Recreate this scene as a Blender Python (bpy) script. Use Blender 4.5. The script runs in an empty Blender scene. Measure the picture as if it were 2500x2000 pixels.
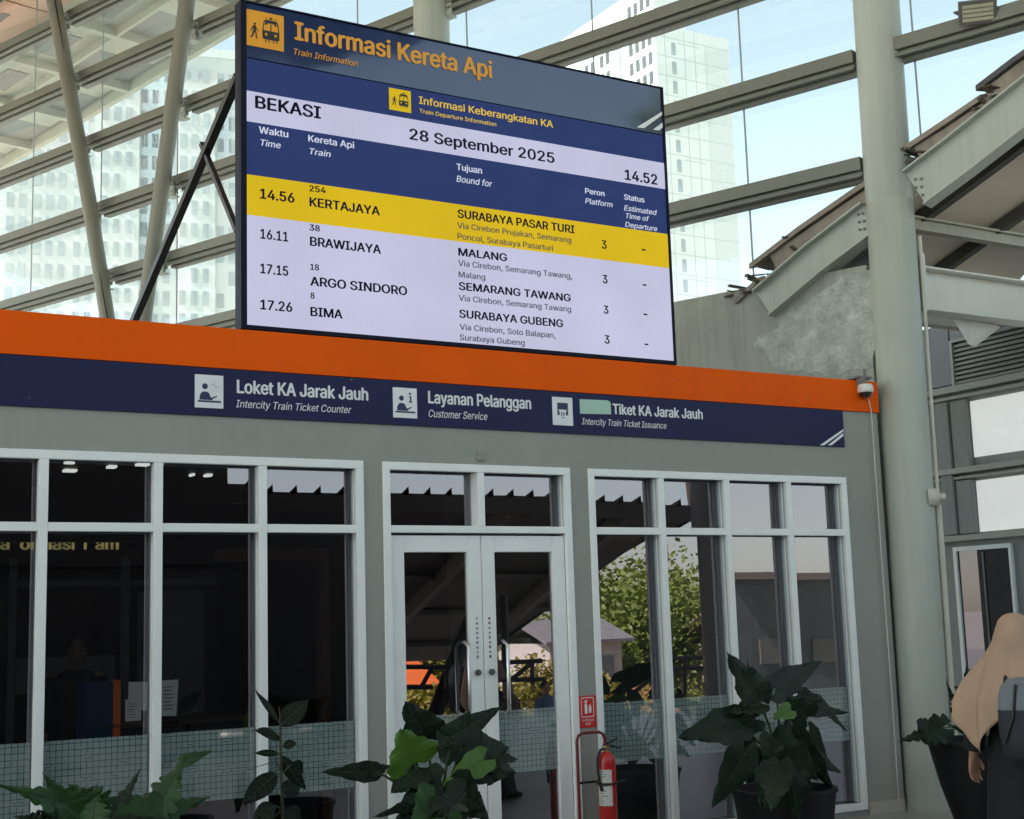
import bpy, bmesh, math, random
from mathutils import Vector, Matrix
from mathutils import noise as mnoise
R = math.radians
scene = bpy.context.scene
col = scene.collection
rnd = random.Random(7)

# ------------------------------------------------------------------ camera
EXPOSURE = 2.0
PITCH, ROLL, YAW, FPX = 0.15133535, -0.03142272, 0.53935207, 3393.89
CAM = Vector((0.0, -8.5, 1.63))
FW = Vector((math.sin(YAW)*math.cos(PITCH), math.cos(YAW)*math.cos(PITCH), math.sin(PITCH)))
r0 = Vector((math.cos(YAW), -math.sin(YAW), 0)); u0 = r0.cross(FW)
RT = r0*math.cos(ROLL) + u0*math.sin(ROLL); UP = -r0*math.sin(ROLL) + u0*math.cos(ROLL)
cd = bpy.data.cameras.new('camera'); cam = bpy.data.objects.new('camera', cd); col.objects.link(cam)
cam.matrix_world = Matrix(((RT.x, UP.x, -FW.x, CAM.x), (RT.y, UP.y, -FW.y, CAM.y), (RT.z, UP.z, -FW.z, CAM.z), (0, 0, 0, 1)))
cd.sensor_fit = 'HORIZONTAL'; cd.sensor_width = 36.0; cd.lens = FPX/2500*36
cd.clip_start = 0.05; cd.clip_end = 3000
scene.camera = cam

# ------------------------------------------------------------------ light
SUN_AZ, SUN_EL = R(172), R(47)          # azimuth from +X, towards the sun
SD = Vector((math.cos(SUN_AZ)*math.cos(SUN_EL), math.sin(SUN_AZ)*math.cos(SUN_EL), math.sin(SUN_EL)))
w = bpy.data.worlds.new('World'); scene.world = w; w.use_nodes = True
nt = w.node_tree; nt.nodes.clear()
sky = nt.nodes.new('ShaderNodeTexSky'); sky.sky_type = 'NISHITA'; sky.sun_disc = False
sky.sun_elevation = SUN_EL; sky.sun_rotation = math.atan2(SD.x, SD.y)
sky.air_density = 1.0; sky.dust_density = 0.8; sky.ozone_density = 1.0
bg = nt.nodes.new('ShaderNodeBackground'); bg.inputs['Strength'].default_value = 0.084
wo = nt.nodes.new('ShaderNodeOutputWorld')
hs = nt.nodes.new('ShaderNodeHueSaturation'); hs.inputs['Saturation'].default_value = 0.55
nt.links.new(sky.outputs[0], hs.inputs['Color']); tn = nt.nodes.new('ShaderNodeMix'); tn.data_type = 'RGBA'; tn.blend_type = 'MULTIPLY'; tn.inputs[0].default_value = 1; tn.inputs[7].default_value = (0.96, 1.03, 0.96, 1)
nt.links.new(hs.outputs[0], tn.inputs[6]); nt.links.new(tn.outputs[2], bg.inputs[0]); nt.links.new(bg.outputs[0], wo.inputs[0])
ld = bpy.data.lights.new('sun', 'SUN'); ld.energy = 4.8; ld.angle = R(0.6); ld.color = (1.0, 0.95, 0.87)
lo = bpy.data.objects.new('sun', ld); col.objects.link(lo)
lo.rotation_euler = SD.to_track_quat('Z', 'Y').to_euler(); lo.location = (-40, 10, 60)
scene.view_settings.view_transform = 'Standard'; scene.view_settings.look = 'None'
scene.view_settings.exposure = EXPOSURE; scene.view_settings.gamma = 1
scene.cycles.use_denoising = True
scene.cycles.max_bounces = 10; scene.cycles.transparent_max_bounces = 16; scene.cycles.diffuse_bounces = 5

# ------------------------------------------------------------------ helpers
K = 1.15955
def ray(u, v):                            # u, v: photograph at 2156 px width
    return FW + RT*((u*K-1250)/FPX) + UP*((1000-v*K)/FPX)
def atY(u, v, y=0.0):
    d = ray(u, v); return CAM + d*((y-CAM.y)/d.y)
def atX(u, v, x):
    d = ray(u, v); return CAM + d*((x-CAM.x)/d.x)
def atZ(u, v, z):
    d = ray(u, v); return CAM + d*((z-CAM.z)/d.z)
def atD(u, v, depth):
    return CAM + ray(u, v)*depth
def lin(c):
    return tuple((x/255/12.92 if x/255 <= 0.04045 else ((x/255+0.055)/1.055)**2.4) for x in c)
def tag(o, label=None, cat=None, group=None, kind=None):
    if label: o['label'] = label
    if cat: o['category'] = cat
    if group: o['group'] = group
    if kind: o['kind'] = kind
    return o
def empty(name, loc=(0, 0, 0), rz=0.0, label=None, cat=None, group=None):
    o = bpy.data.objects.new(name, None); o.location = loc; o.rotation_euler.z = rz
    o.empty_display_size = 0.2; col.objects.link(o); return tag(o, label, cat, group)
def copy_tree(o, parent=None):
    c = o.copy(); col.objects.link(c); c.parent = parent
    for ch in list(o.children): copy_tree(ch, c)
    return c

MATS = {}
def mat(name, rgb, rough=0.6, metal=0.0, var=0.10, scale=3.0, bump=0.0, bscale=40.0, spec=0.5, streak=0.0, emis=0.0, coat=0.0, trans=0.0):
    if name in MATS: return MATS[name]
    m = bpy.data.materials.new(name); m.use_nodes = True; n = m.node_tree.nodes; l = m.node_tree.links
    b = n['Principled BSDF']; b.inputs['Roughness'].default_value = rough; b.inputs['Metallic'].default_value = metal
    b.inputs['Specular IOR Level'].default_value = spec; b.inputs['Coat Weight'].default_value = coat
    tc = n.new('ShaderNodeTexCoord')
    nz = n.new('ShaderNodeTexNoise'); nz.inputs['Scale'].default_value = scale; nz.inputs['Detail'].default_value = 6; nz.inputs['Roughness'].default_value = 0.62
    l.new(tc.outputs['Object'], nz.inputs['Vector'])
    mr = n.new('ShaderNodeMapRange'); mr.inputs[1].default_value = 0.28; mr.inputs[2].default_value = 0.72
    mr.inputs[3].default_value = 1-var; mr.inputs[4].default_value = 1+var; l.new(nz.outputs[0], mr.inputs[0])
    val = mr.outputs[0]
    if streak > 0:                                             # vertical runs of dirt
        mp = n.new('ShaderNodeMapping'); mp.inputs['Scale'].default_value = (9, 9, 0.35); l.new(tc.outputs['Object'], mp.inputs[0])
        n2 = n.new('ShaderNodeTexNoise'); n2.inputs['Scale'].default_value = 1.6; n2.inputs['Detail'].default_value = 5; l.new(mp.outputs[0], n2.inputs['Vector'])
        m2 = n.new('ShaderNodeMapRange'); m2.inputs[1].default_value = 0.45; m2.inputs[2].default_value = 0.75; m2.inputs[3].default_value = 1; m2.inputs[4].default_value = 1-streak
        l.new(n2.outputs[0], m2.inputs[0]); mu = n.new('ShaderNodeMath'); mu.operation = 'MULTIPLY'; l.new(val, mu.inputs[0]); l.new(m2.outputs[0], mu.inputs[1]); val = mu.outputs[0]
    mx = n.new('ShaderNodeMix'); mx.data_type = 'RGBA'; mx.blend_type = 'MULTIPLY'; mx.inputs[0].default_value = 1
    mx.inputs[6].default_value = (*rgb, 1); l.new(val, mx.inputs[7]); l.new(mx.outputs[2], b.inputs['Base Color'])
    rr = n.new('ShaderNodeMapRange'); rr.inputs[3].default_value = max(0, rough-0.08); rr.inputs[4].default_value = min(1, rough+0.08)
    l.new(nz.outputs[0], rr.inputs[0]); l.new(rr.outputs[0], b.inputs['Roughness'])
    if bump > 0:
        nb = n.new('ShaderNodeTexNoise'); nb.inputs['Scale'].default_value = bscale; nb.inputs['Detail'].default_value = 4; l.new(tc.outputs['Object'], nb.inputs['Vector'])
        bu = n.new('ShaderNodeBump'); bu.inputs['Strength'].default_value = bump; bu.inputs['Distance'].default_value = 0.02
        l.new(nb.outputs[0], bu.inputs['Height']); l.new(bu.outputs[0], b.inputs['Normal'])
    if emis > 0:
        l.new(mx.outputs[2], b.inputs['Emission Color']); b.inputs['Emission Strength'].default_value = emis
    if trans > 0:                                             # leaves: some light passes through
        tr = n.new('ShaderNodeBsdfTranslucent'); l.new(mx.outputs[2], tr.inputs[0])
        ms = n.new('ShaderNodeMixShader'); ms.inputs[0].default_value = trans
        l.new(b.outputs[0], ms.inputs[1]); l.new(tr.outputs[0], ms.inputs[2]); l.new(ms.outputs[0], n['Material Output'].inputs[0])
    MATS[name] = m; return m
def screen_mat(name, srgb, stripe=0.05):                     # light-emitting panel with its columns of lamps
    m = bpy.data.materials.new(name); m.use_nodes = True; n = m.node_tree.nodes; l = m.node_tree.links
    b = n['Principled BSDF']; c = lin(srgb); b.inputs['Base Color'].default_value = (0.006, 0.006, 0.008, 1); b.inputs['Roughness'].default_value = 0.6; b.inputs['Specular IOR Level'].default_value = 0.1
    tc = n.new('ShaderNodeTexCoord'); wv = n.new('ShaderNodeTexWave'); wv.wave_type = 'BANDS'; wv.bands_direction = 'X'
    wv.inputs['Scale'].default_value = 17.5; wv.inputs['Distortion'].default_value = 1.2; wv.inputs['Detail'].default_value = 2; wv.inputs['Detail Scale'].default_value = 0.6
    l.new(tc.outputs['Object'], wv.inputs[0])
    nz = n.new('ShaderNodeTexNoise'); nz.inputs['Scale'].default_value = 1.4; l.new(tc.outputs['Object'], nz.inputs['Vector'])
    a = n.new('ShaderNodeMath'); a.operation = 'MULTIPLY_ADD'; a.inputs[1].default_value = 2*stripe; a.inputs[2].default_value = 1-stripe; l.new(wv.outputs[0], a.inputs[0])
    a2 = n.new('ShaderNodeMath'); a2.operation = 'MULTIPLY_ADD'; a2.inputs[1].default_value = 0.34; l.new(nz.outputs[0], a2.inputs[0]); l.new(a.outputs[0], a2.inputs[2])
    a3 = n.new('ShaderNodeMath'); a3.operation = 'MULTIPLY'; a3.inputs[1].default_value = 0.76*2**-EXPOSURE; l.new(a2.outputs[0], a3.inputs[0])
    b.inputs['Emission Color'].default_value = (*c, 1); l.new(a3.outputs[0], b.inputs['Emission Strength'])
    return m
def glass_mat(name, refl, tint, rough=0.0, dust=0.0, dustc=(0.8, 0.85, 0.85)):
    m = bpy.data.materials.new(name); m.use_nodes = True; n = m.node_tree.nodes; l = m.node_tree.links
    for x in list(n):
        if x.type != 'OUTPUT_MATERIAL': n.remove(x)
    t = n.new('ShaderNodeBsdfTransparent'); t.inputs[0].default_value = (*tint, 1)
    g = n.new('ShaderNodeBsdfGlossy'); g.inputs['Roughness'].default_value = rough; g.inputs['Color'].default_value = (0.96, 0.87, 0.98, 1)
    f = n.new('ShaderNodeFresnel'); f.inputs[0].default_value = 1.5
    a0 = n.new('ShaderNodeMath'); a0.operation = 'ADD'; a0.inputs[1].default_value = refl; a0.use_clamp = True; l.new(f.outputs[0], a0.inputs[0])
    ge = n.new('ShaderNodeNewGeometry'); a = n.new('ShaderNodeMix'); a.data_type = 'FLOAT'; l.new(ge.outputs['Backfacing'], a.inputs[0]); l.new(a0.outputs[0], a.inputs[2]); a.inputs[3].default_value = 0.03
    mx = n.new('ShaderNodeMixShader'); l.new(a.outputs[0], mx.inputs[0]); l.new(t.outputs[0], mx.inputs[1]); l.new(g.outputs[0], mx.inputs[2])
    out = mx.outputs[0]
    if dust > 0:
        d = n.new('ShaderNodeBsdfTranslucent'); d.inputs[0].default_value = (*dustc, 1)
        tc = n.new('ShaderNodeTexCoord'); nz = n.new('ShaderNodeTexNoise'); nz.inputs['Scale'].default_value = 0.9; nz.inputs['Detail'].default_value = 6; l.new(tc.outputs['Object'], nz.inputs['Vector'])
        mr = n.new('ShaderNodeMapRange'); mr.inputs[1].default_value = 0.3; mr.inputs[2].default_value = 0.7; mr.inputs[3].default_value = dust*0.6; mr.inputs[4].default_value = dust*1.4; l.new(nz.outputs[0], mr.inputs[0])
        m2 = n.new('ShaderNodeMixShader'); l.new(mr.outputs[0], m2.inputs[0]); l.new(out, m2.inputs[1]); l.new(d.outputs[0], m2.inputs[2]); out = m2.outputs[0]
    l.new(out, n['Material Output'].inputs[0]); MATS[name] = m; return m

class MB:
    """collects geometry in world (or local) coordinates and links it as one mesh object"""
    def __init__(self): self.bm = bmesh.new()
    def face(self, pts):
        vs = [self.bm.verts.new(p) for p in pts]
        try: return self.bm.faces.new(vs)
        except ValueError: return None
    def obox(self, c, ax, ay, az, hx, hy, hz):
        c = Vector(c); ax, ay, az = Vector(ax)*hx, Vector(ay)*hy, Vector(az)*hz
        v = [self.bm.verts.new(c + ax*i + ay*j + az*k) for k in (-1, 1) for j in (-1, 1) for i in (-1, 1)]
        for f in ((0, 2, 3, 1), (4, 5, 7, 6), (0, 1, 5, 4), (2, 6, 7, 3), (0, 4, 6, 2), (1, 3, 7, 5)):
            self.bm.faces.new([v[i] for i in f])
    def box(self, x0, x1, y0, y1, z0, z1):
        self.obox(((x0+x1)/2, (y0+y1)/2, (z0+z1)/2), (1, 0, 0), (0, 1, 0), (0, 0, 1), abs(x1-x0)/2, abs(y1-y0)/2, abs(z1-z0)/2)
    def bar(self, p0, p1, w, h, up=(0, 0, 1)):               # box along p0-p1, w across, h along up
        p0, p1 = Vector(p0), Vector(p1); d = (p1-p0); L = d.length; d /= L
        s = d.cross(Vector(up)).normalized(); t = s.cross(d)
        self.obox((p0+p1)/2, d, s, t, L/2, w/2, h/2)
    def tube(self, pts, r, seg=12, cap=True):
        pts = [Vector(p) for p in pts]; rs = r if isinstance(r, (list, tuple)) else [r]*len(pts)
        rings = []; prev = None
        for i, p in enumerate(pts):
            d = (pts[min(i+1, len(pts)-1)] - pts[max(i-1, 0)]).normalized()
            if prev is None: s = d.orthogonal().normalized()
            else: s = (prev - d*prev.dot(d)).normalized()
            prev = s; t = d.cross(s)
            rings.append([self.bm.verts.new(p + (s*math.cos(a)+t*math.sin(a))*rs[i]) for a in (2*math.pi*k/seg for k in range(seg))])
        for a, b in zip(rings, rings[1:]):
            for k in range(seg): self.bm.faces.new((a[k], a[(k+1) % seg], b[(k+1) % seg], b[k]))
        if cap:
            self.bm.faces.new(rings[0][::-1]); self.bm.faces.new(rings[-1])
    def loft(self, rings, cap=True, close=True):
        rs = [[self.bm.verts.new(p) for p in r] for r in rings]; n = len(rs[0])
        for a, b in zip(rs, rs[1:]):
            for k in range(n if close else n-1): self.bm.faces.new((a[k], a[(k+1) % n], b[(k+1) % n], b[k]))
        if cap and close: self.bm.faces.new(rs[0][::-1]); self.bm.faces.new(rs[-1])
    def lathe(self, prof, c=(0, 0, 0), seg=24, cap=True):
        c = Vector(c)
        self.loft([[c + Vector((r*math.cos(2*math.pi*k/seg), r*math.sin(2*math.pi*k/seg), z)) for k in range(seg)] for r, z in prof], cap)
    def prism(self, pts, off):                               # polygon extruded by vector off
        off = Vector(off); a = [self.bm.verts.new(p) for p in pts]; b = [self.bm.verts.new(Vector(p)+off) for p in pts]
        self.bm.faces.new(a); self.bm.faces.new(b[::-1]); n = len(a)
        for k in range(n): self.bm.faces.new((a[k], b[k], b[(k+1) % n], a[(k+1) % n]))
    def sheet(self, rows):
        vs = [[self.bm.verts.new(p) for p in r] for r in rows]
        for a, b in zip(vs, vs[1:]):
            for k in range(len(a)-1): self.bm.faces.new((a[k], a[k+1], b[k+1], b[k]))
    def sphere(self, c, r, sc=(1, 1, 1), seg=16):
        bmesh.ops.create_uvsphere(self.bm, u_segments=seg, v_segments=seg//2+2, radius=r,
            matrix=Matrix.Translation(c) @ Matrix.Diagonal((*sc, 1)))
    def build(self, name, m, parent=None, smooth=False, bevel=0.0, loc=None, norm=True):
        if norm: bmesh.ops.recalc_face_normals(self.bm, faces=self.bm.faces)
        me = bpy.data.meshes.new(name); 
        if smooth:
            for f in self.bm.faces: f.smooth = True
        self.bm.to_mesh(me); self.bm.free()
        if loc is not None: me.transform(Matrix.Translation(-Vector(loc)))
        me.materials.append(m); o = bpy.data.objects.new(name, me); col.objects.link(o)
        if loc is not None and parent is None: o.location = loc
        if parent is not None:
            o.parent = parent; o.matrix_parent_inverse = Matrix.Translation(-parent.location)
        if bevel > 0:
            b = o.modifiers.new('bevel', 'BEVEL'); b.width = bevel; b.segments = 2; b.limit_method = 'ANGLE'; b.angle_limit = R(50)
        if smooth:
            e = o.modifiers.new('split', 'EDGE_SPLIT'); e.split_angle = R(48)
        return o
def wp(o):                                                    # children built in world coordinates under a moved thing
    return -Vector(o.location)

try:
    import os
    FONT = bpy.data.fonts.load(os.path.join(bpy.utils.resource_path('LOCAL'), 'datafiles', 'fonts', 'Inter.woff2'))
except Exception:
    FONT = None
from mathutils.geometry import interpolate_bezier, delaunay_2d_cdt
def glyph_polys(s):
    """closed outlines of a line of writing, as (outer, [holes]) in font units"""
    cu = bpy.data.curves.new('tmp', 'FONT'); cu.body = s; cu.size = 1.0
    if FONT: cu.font = FONT
    o = bpy.data.objects.new('tmp', cu); col.objects.link(o)
    cc = o.to_curve(bpy.context.evaluated_depsgraph_get()); polys = []
    for sp in cc.splines:
        pts = []
        if sp.type == 'BEZIER':
            P = list(sp.bezier_points)
            for p, q in zip(P, P[1:]+P[:1]):
                straight = (p.handle_right-p.co).length < 1e-5 and (q.handle_left-q.co).length < 1e-5
                seg = [p.co.copy()] if straight else interpolate_bezier(p.co, p.handle_right, q.handle_left, q.co, 6)[:-1]
                pts += seg
        else: pts = [p.co.to_3d() for p in sp.points]
        cl = []
        for p in pts:
            if not cl or (p-cl[-1]).length > 1e-4: cl.append(Vector((p[0], p[1], 0)))
        if len(cl) > 2: polys.append(cl)
    o.to_curve_clear(); bpy.data.objects.remove(o); bpy.data.curves.remove(cu)
    return polys
def fill_polys(polys):
    """triangles of the region the outlines wind round (overlapping strokes are merged)"""
    co, ed = [], []
    for p in polys:
        n0 = len(co); co += [Vector((q.x, q.y)) for q in p]; ed += [(n0+i, n0+(i+1) % len(p)) for i in range(len(p))]
    V_, E_, F_ = delaunay_2d_cdt(co, ed, [], 0, 1e-5)[:3]
    out = []
    for f in F_:
        cx = sum(V_[i].x for i in f)/3; cy = sum(V_[i].y for i in f)/3; wn = 0
        for p in polys:
            for a, c in zip(p, p[1:]+p[:1]):
                if (a.y <= cy) != (c.y <= cy):
                    xx = a.x+(cy-a.y)*(c.x-a.x)/(c.y-a.y)
                    if xx > cx: wn += 1 if c.y > a.y else -1
        if wn: out.append(f)
    return V_, out
CAPH = max(p.y for q in glyph_polys('H') for p in q)
def lettering(s, p0, p1, capz, m, parent, y, bold=0.0, shear=0.0, name='lettering'):
    """one line of writing on a plane y = const from p0 (left, baseline) to p1 (right), cap height capz (world)"""
    P = glyph_polys(s); V_, F_ = fill_polys(P); xs = [p.x for g in P for p in g]; x0, x1 = min(xs), max(xs)
    bold = max(0, bold); sx = (p1[0]-p0[0])/(x1-x0+2*bold); sz = capz/CAPH; sl = (p1[2]-p0[2])/max(1e-6, p1[0]-p0[0])
    b = MB()
    copies = [(0, 0)] if bold == 0 else [(-bold, 0), (bold, 0), (0, bold*0.5), (0, -bold*0.5)]
    for ci, (dx, dz) in enumerate(copies):
        vs = []
        for p in V_:
            X = (p.x-x0+bold+dx + shear*p.y)*sx; vs.append(b.bm.verts.new((p0[0]+X, y-0.0005*ci, p0[2]+(p.y+dz)*sz+X*sl)))
        for t in F_:
            try: b.bm.faces.new([vs[i] for i in t])
            except ValueError: pass
    return b.build(name, m, parent)
def pix_text(s, a, b, cap, m, parent, y, bold=0.0, shear=0.0, name='lettering', level=True):
    p0 = atY(*a, y); p1 = atY(*b, y); c = atY(a[0], a[1]-cap, y)
    if level: p1.z = p0.z
    return lettering(s, p0, p1, c.z-p0.z, m, parent, y, bold, shear, name)
# ------------------------------------------------------------------ materials
m_wall = mat('grey_render', (0.325, 0.33, 0.30), 0.78, var=0.085, scale=0.9, bump=0.12, bscale=55, streak=0.03)
m_orange = mat('orange_paint', (0.86, 0.108, 0.0006), 0.6, var=0.08, scale=0.8, bump=0.03, spec=0.12, streak=0.03)
m_white = mat('white_frame', (0.88, 0.90, 0.89), 0.35, var=0.04, scale=3)
m_navy = mat('navy_panel', (0.017, 0.021, 0.075), 0.55, var=0.06, scale=1.2, spec=0.2)
m_signwhite = mat('sign_white', (0.80, 0.82, 0.84), 0.5, var=0.03)
m_signnavy = mat('sign_navy_print', (0.018, 0.025, 0.085), 0.5, var=0.03)
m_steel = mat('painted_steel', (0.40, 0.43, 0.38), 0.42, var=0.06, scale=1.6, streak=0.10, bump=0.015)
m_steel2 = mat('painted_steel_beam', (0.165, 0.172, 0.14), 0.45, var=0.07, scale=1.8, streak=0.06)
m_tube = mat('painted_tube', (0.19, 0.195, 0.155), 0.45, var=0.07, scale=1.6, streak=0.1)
m_black = mat('black_steel', (0.012, 0.012, 0.013), 0.45, var=0.1)
m_concrete = mat('concrete', (0.36, 0.37, 0.33), 0.85, var=0.13, scale=1.7, bump=0.15, bscale=25, streak=0.22)
m_plaster = mat('patch_plaster', (0.405, 0.435, 0.395), 0.9, var=0.30, scale=6.5, bump=0.5, bscale=18)
n = m_plaster.node_tree.nodes; l = m_plaster.node_tree.links
tc = [x for x in n if x.type == 'TEX_COORD'][0]; bs = n['Principled BSDF']
wn_ = n.new('ShaderNodeTexNoise'); wn_.inputs['Scale'].default_value = 5; wn_.inputs['Detail'].default_value = 3; l.new(tc.outputs['Object'], wn_.inputs['Vector'])
ad = n.new('ShaderNodeMix'); ad.data_type = 'RGBA'; ad.blend_type = 'LINEAR_LIGHT'; ad.inputs[0].default_value = 0.42; l.new(tc.outputs['Object'], ad.inputs[6]); l.new(wn_.outputs['Color'], ad.inputs[7])
vo = n.new('ShaderNodeTexVoronoi'); vo.feature = 'DISTANCE_TO_EDGE'; vo.inputs['Scale'].default_value = 8.5; l.new(ad.outputs[2], vo.inputs['Vector'])
cr_ = n.new('ShaderNodeMapRange'); cr_.inputs[1].default_value = 0.02; cr_.inputs[2].default_value = 0.22; cr_.inputs[3].default_value = 1.06; cr_.inputs[4].default_value = 0.90; l.new(vo.outputs['Distance'], cr_.inputs[0])
mm = n.new('ShaderNodeMix'); mm.data_type = 'RGBA'; mm.blend_type = 'MULTIPLY'; mm.inputs[0].default_value = 1
l.new(bs.inputs['Base Color'].links[0].from_socket, mm.inputs[6]); l.new(cr_.outputs[0], mm.inputs[7]); l.new(mm.outputs[2], bs.inputs['Base Color'])
m_tile = mat('floor_tile', (0.33, 0.32, 0.295), 0.35, var=0.07, scale=0.9)
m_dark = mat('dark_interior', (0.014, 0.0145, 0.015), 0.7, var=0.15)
m_wood = mat('brown_wood', (0.13, 0.055, 0.022), 0.45, var=0.25, scale=6)
m_metal = mat('brushed_steel', (0.62, 0.62, 0.62), 0.28, metal=1.0, var=0.05)
m_roofsheet = mat('roof_sheet', (0.26, 0.22, 0.18), 0.6, var=0.25, scale=4, streak=0.2)
m_roofunder = mat('roof_lining', (0.62, 0.54, 0.45), 0.7, var=0.08, scale=2)
m_glass = glass_mat('shop_glass', 0.165, (0.40, 0.44, 0.44))
m_cw = glass_mat('curtain_glass', 0.015, (0.95, 0.985, 0.975), dust=0.05)
m_red = mat('red_paint', (0.50, 0.012, 0.012), 0.3, var=0.06, coat=0.3)
m_darkred = mat('dark_red_tube', (0.16, 0.010, 0.012), 0.4, var=0.1)
m_rubber = mat('black_rubber', (0.012, 0.012, 0.012), 0.6)
m_plast = mat('white_plastic', (0.75, 0.75, 0.72), 0.4, var=0.04)

# ------------------------------------------------------------------ setting: ground
b = MB(); b.box(-30, 14.5, -12.9, 30, -0.35, 0.0)
floor = tag(b.build('floor', m_tile), kind='structure')
n = m_tile.node_tree.nodes; l = m_tile.node_tree.links       # joints between the tiles
br = n.new('ShaderNodeTexBrick'); br.offset = 0; br.inputs['Scale'].default_value = 1; br.inputs['Brick Width'].default_value = 0.6; br.inputs['Row Height'].default_value = 0.6
br.inputs['Mortar Size'].default_value = 0.004; br.inputs['Color1'].default_value = (1, 1, 1, 1); br.inputs['Color2'].default_value = (0.93, 0.93, 0.93, 1); br.inputs['Mortar'].default_value = (0.45, 0.45, 0.45, 1)
tcs = [x for x in n if x.type == 'TEX_COORD'][0]; l.new(tcs.outputs['Object'], br.inputs[0])
bs = n['Principled BSDF']; src = bs.inputs['Base Color'].links[0].from_socket
mm = n.new('ShaderNodeMix'); mm.data_type = 'RGBA'; mm.blend_type = 'MULTIPLY'; mm.inputs[0].default_value = 1
l.new(src, mm.inputs[6]); l.new(br.outputs[0], mm.inputs[7]); l.new(mm.outputs[2], bs.inputs['Base Color'])
m_ground = mat('asphalt_ground', (0.45, 0.43, 0.39), 0.9, var=0.25, scale=0.15, bump=0.1)
b = MB(); b.box(-1500, 1500, -1500, 1500, -5.2, -4.6); tag(b.build('ground', m_ground), kind='structure')

# ------------------------------------------------------------------ ticket office
office = empty('ticket_office', (3.5, 0, 0), 0, 'grey station ticket office with an orange roof band, white framed windows and glass double doors', 'building')
D0, D1 = 4.047, 5.562; W0, W1, V0, V1 = -3.05, 3.906, 5.72, 8.305
ZT, ZU, ZL, ZF0, ZF1 = 2.731, 2.299, 2.245, 0.59, 1.02
ZO1, ZO0, ZN0 = 3.555, 3.295, 2.984
b = MB()
TH = 0.16
b.box(-12, 8.72, 0, TH, ZT, ZO1)                              # over the openings
for x0, x1 in ((-12, W0), (W1, D0), (D1, V0), (V1, 8.72)): b.box(x0, x1, 0, TH, 0, ZT)
for x0, x1 in ((W0, W1), (V0, V1)): b.box(x0, x1, 0.004, TH, 0, 0.05)
b.prism([(8.70, TH, 0), (8.70, TH, ZO1), (7.0, 4.6, ZO1), (7.0, 4.6, 0)], (-0.12, 0, 0))
b.box(-12, 7.0, 4.6, 4.75, 0, ZO1); b.box(-12.15, -12, 0, 4.75, 0, ZO1)
b.build('wall', m_wall, office)
b = MB(); b.box(-12.02, 8.728, -0.022, -0.001, ZO0, ZO1+0.006); b.build('fascia', m_orange, office, bevel=0.003)
b = MB(); b.prism([(-12, 0.17, ZO1-0.14), (8.6, 0.17, ZO1-0.14), (7.0, 4.5, ZO1-0.14), (-12, 4.5, ZO1-0.14)], (0, 0, 0.12)); b.build('roof', m_concrete, office)
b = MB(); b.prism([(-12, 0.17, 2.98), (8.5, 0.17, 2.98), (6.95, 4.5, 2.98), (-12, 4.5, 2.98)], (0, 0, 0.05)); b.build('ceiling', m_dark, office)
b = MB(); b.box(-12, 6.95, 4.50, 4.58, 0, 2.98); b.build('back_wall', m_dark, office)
for x0, x1 in ((V1+0.01, 8.715), (D1+0.01, V0-0.01), (W1+0.01, D0-0.01)):
    b = MB(); b.box(x0, x1, -0.014, -0.0005, 0, 0.10); b.build('skirting', mat('pale_skirting', (0.45, 0.42, 0.36), 0.6), office, bevel=0.003)
for u0, v0, u1, v1, wd in ((506, 898, 508, 920, 0.006), (602, 893, 606, 897, 0.004), (1068, 918, 1073, 916, 0.008), (1330, 930, 1335, 944, 0.004), (1838, 905, 1840, 930, 0.004)):
    b = MB(); b.bar(atY(u0, v0, -0.0008), atY(u1, v1, -0.0008), 0.001, wd, (0, 1, 0.01)); b.build('paint_scratch', mat('bare_plaster', (0.55, 0.54, 0.50), 0.8), office)
for u, v in ((585, 765), (1005, 848), (1240, 862), (62, 838), (1420, 800), (1700, 838), (740, 800)):
    b = MB(); p = atY(u, v, -0.0228); b.bar(p-Vector((0.006, 0, 0.004)), p+Vector((0.006, 0, 0.006)), 0.001, 0.010, (0, 1, 0.01)); b.build('paint_chip', mat('bare_plaster', (0.55, 0.54, 0.50), 0.8), office)

m_film = bpy.data.materials.new('frosted_grid_film'); m_film.use_nodes = True
n = m_film.node_tree.nodes; l = m_film.node_tree.links; bs = n['Principled BSDF']; bs.inputs['Roughness'].default_value = 0.35
br = n.new('ShaderNodeTexBrick'); br.offset = 0.0
br.inputs['Scale'].default_value = 1; br.inputs['Brick Width'].default_value = 0.036; br.inputs['Row Height'].default_value = 0.037; br.inputs['Mortar Size'].default_value = 0.0017
br.inputs['Color1'].default_value = (0.25, 0.33, 0.315, 1); br.inputs['Color2'].default_value = (0.235, 0.315, 0.30, 1); br.inputs['Mortar'].default_value = (0.03, 0.05, 0.052, 1)
tc = n.new('ShaderNodeTexCoord'); sp = n.new('ShaderNodeSeparateXYZ'); cb = n.new('ShaderNodeCombineXYZ')
l.new(tc.outputs['Object'], sp.inputs[0]); l.new(sp.outputs[0], cb.inputs[0]); l.new(sp.outputs[2], cb.inputs[1]); l.new(cb.outputs[0], br.inputs[0])
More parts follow.
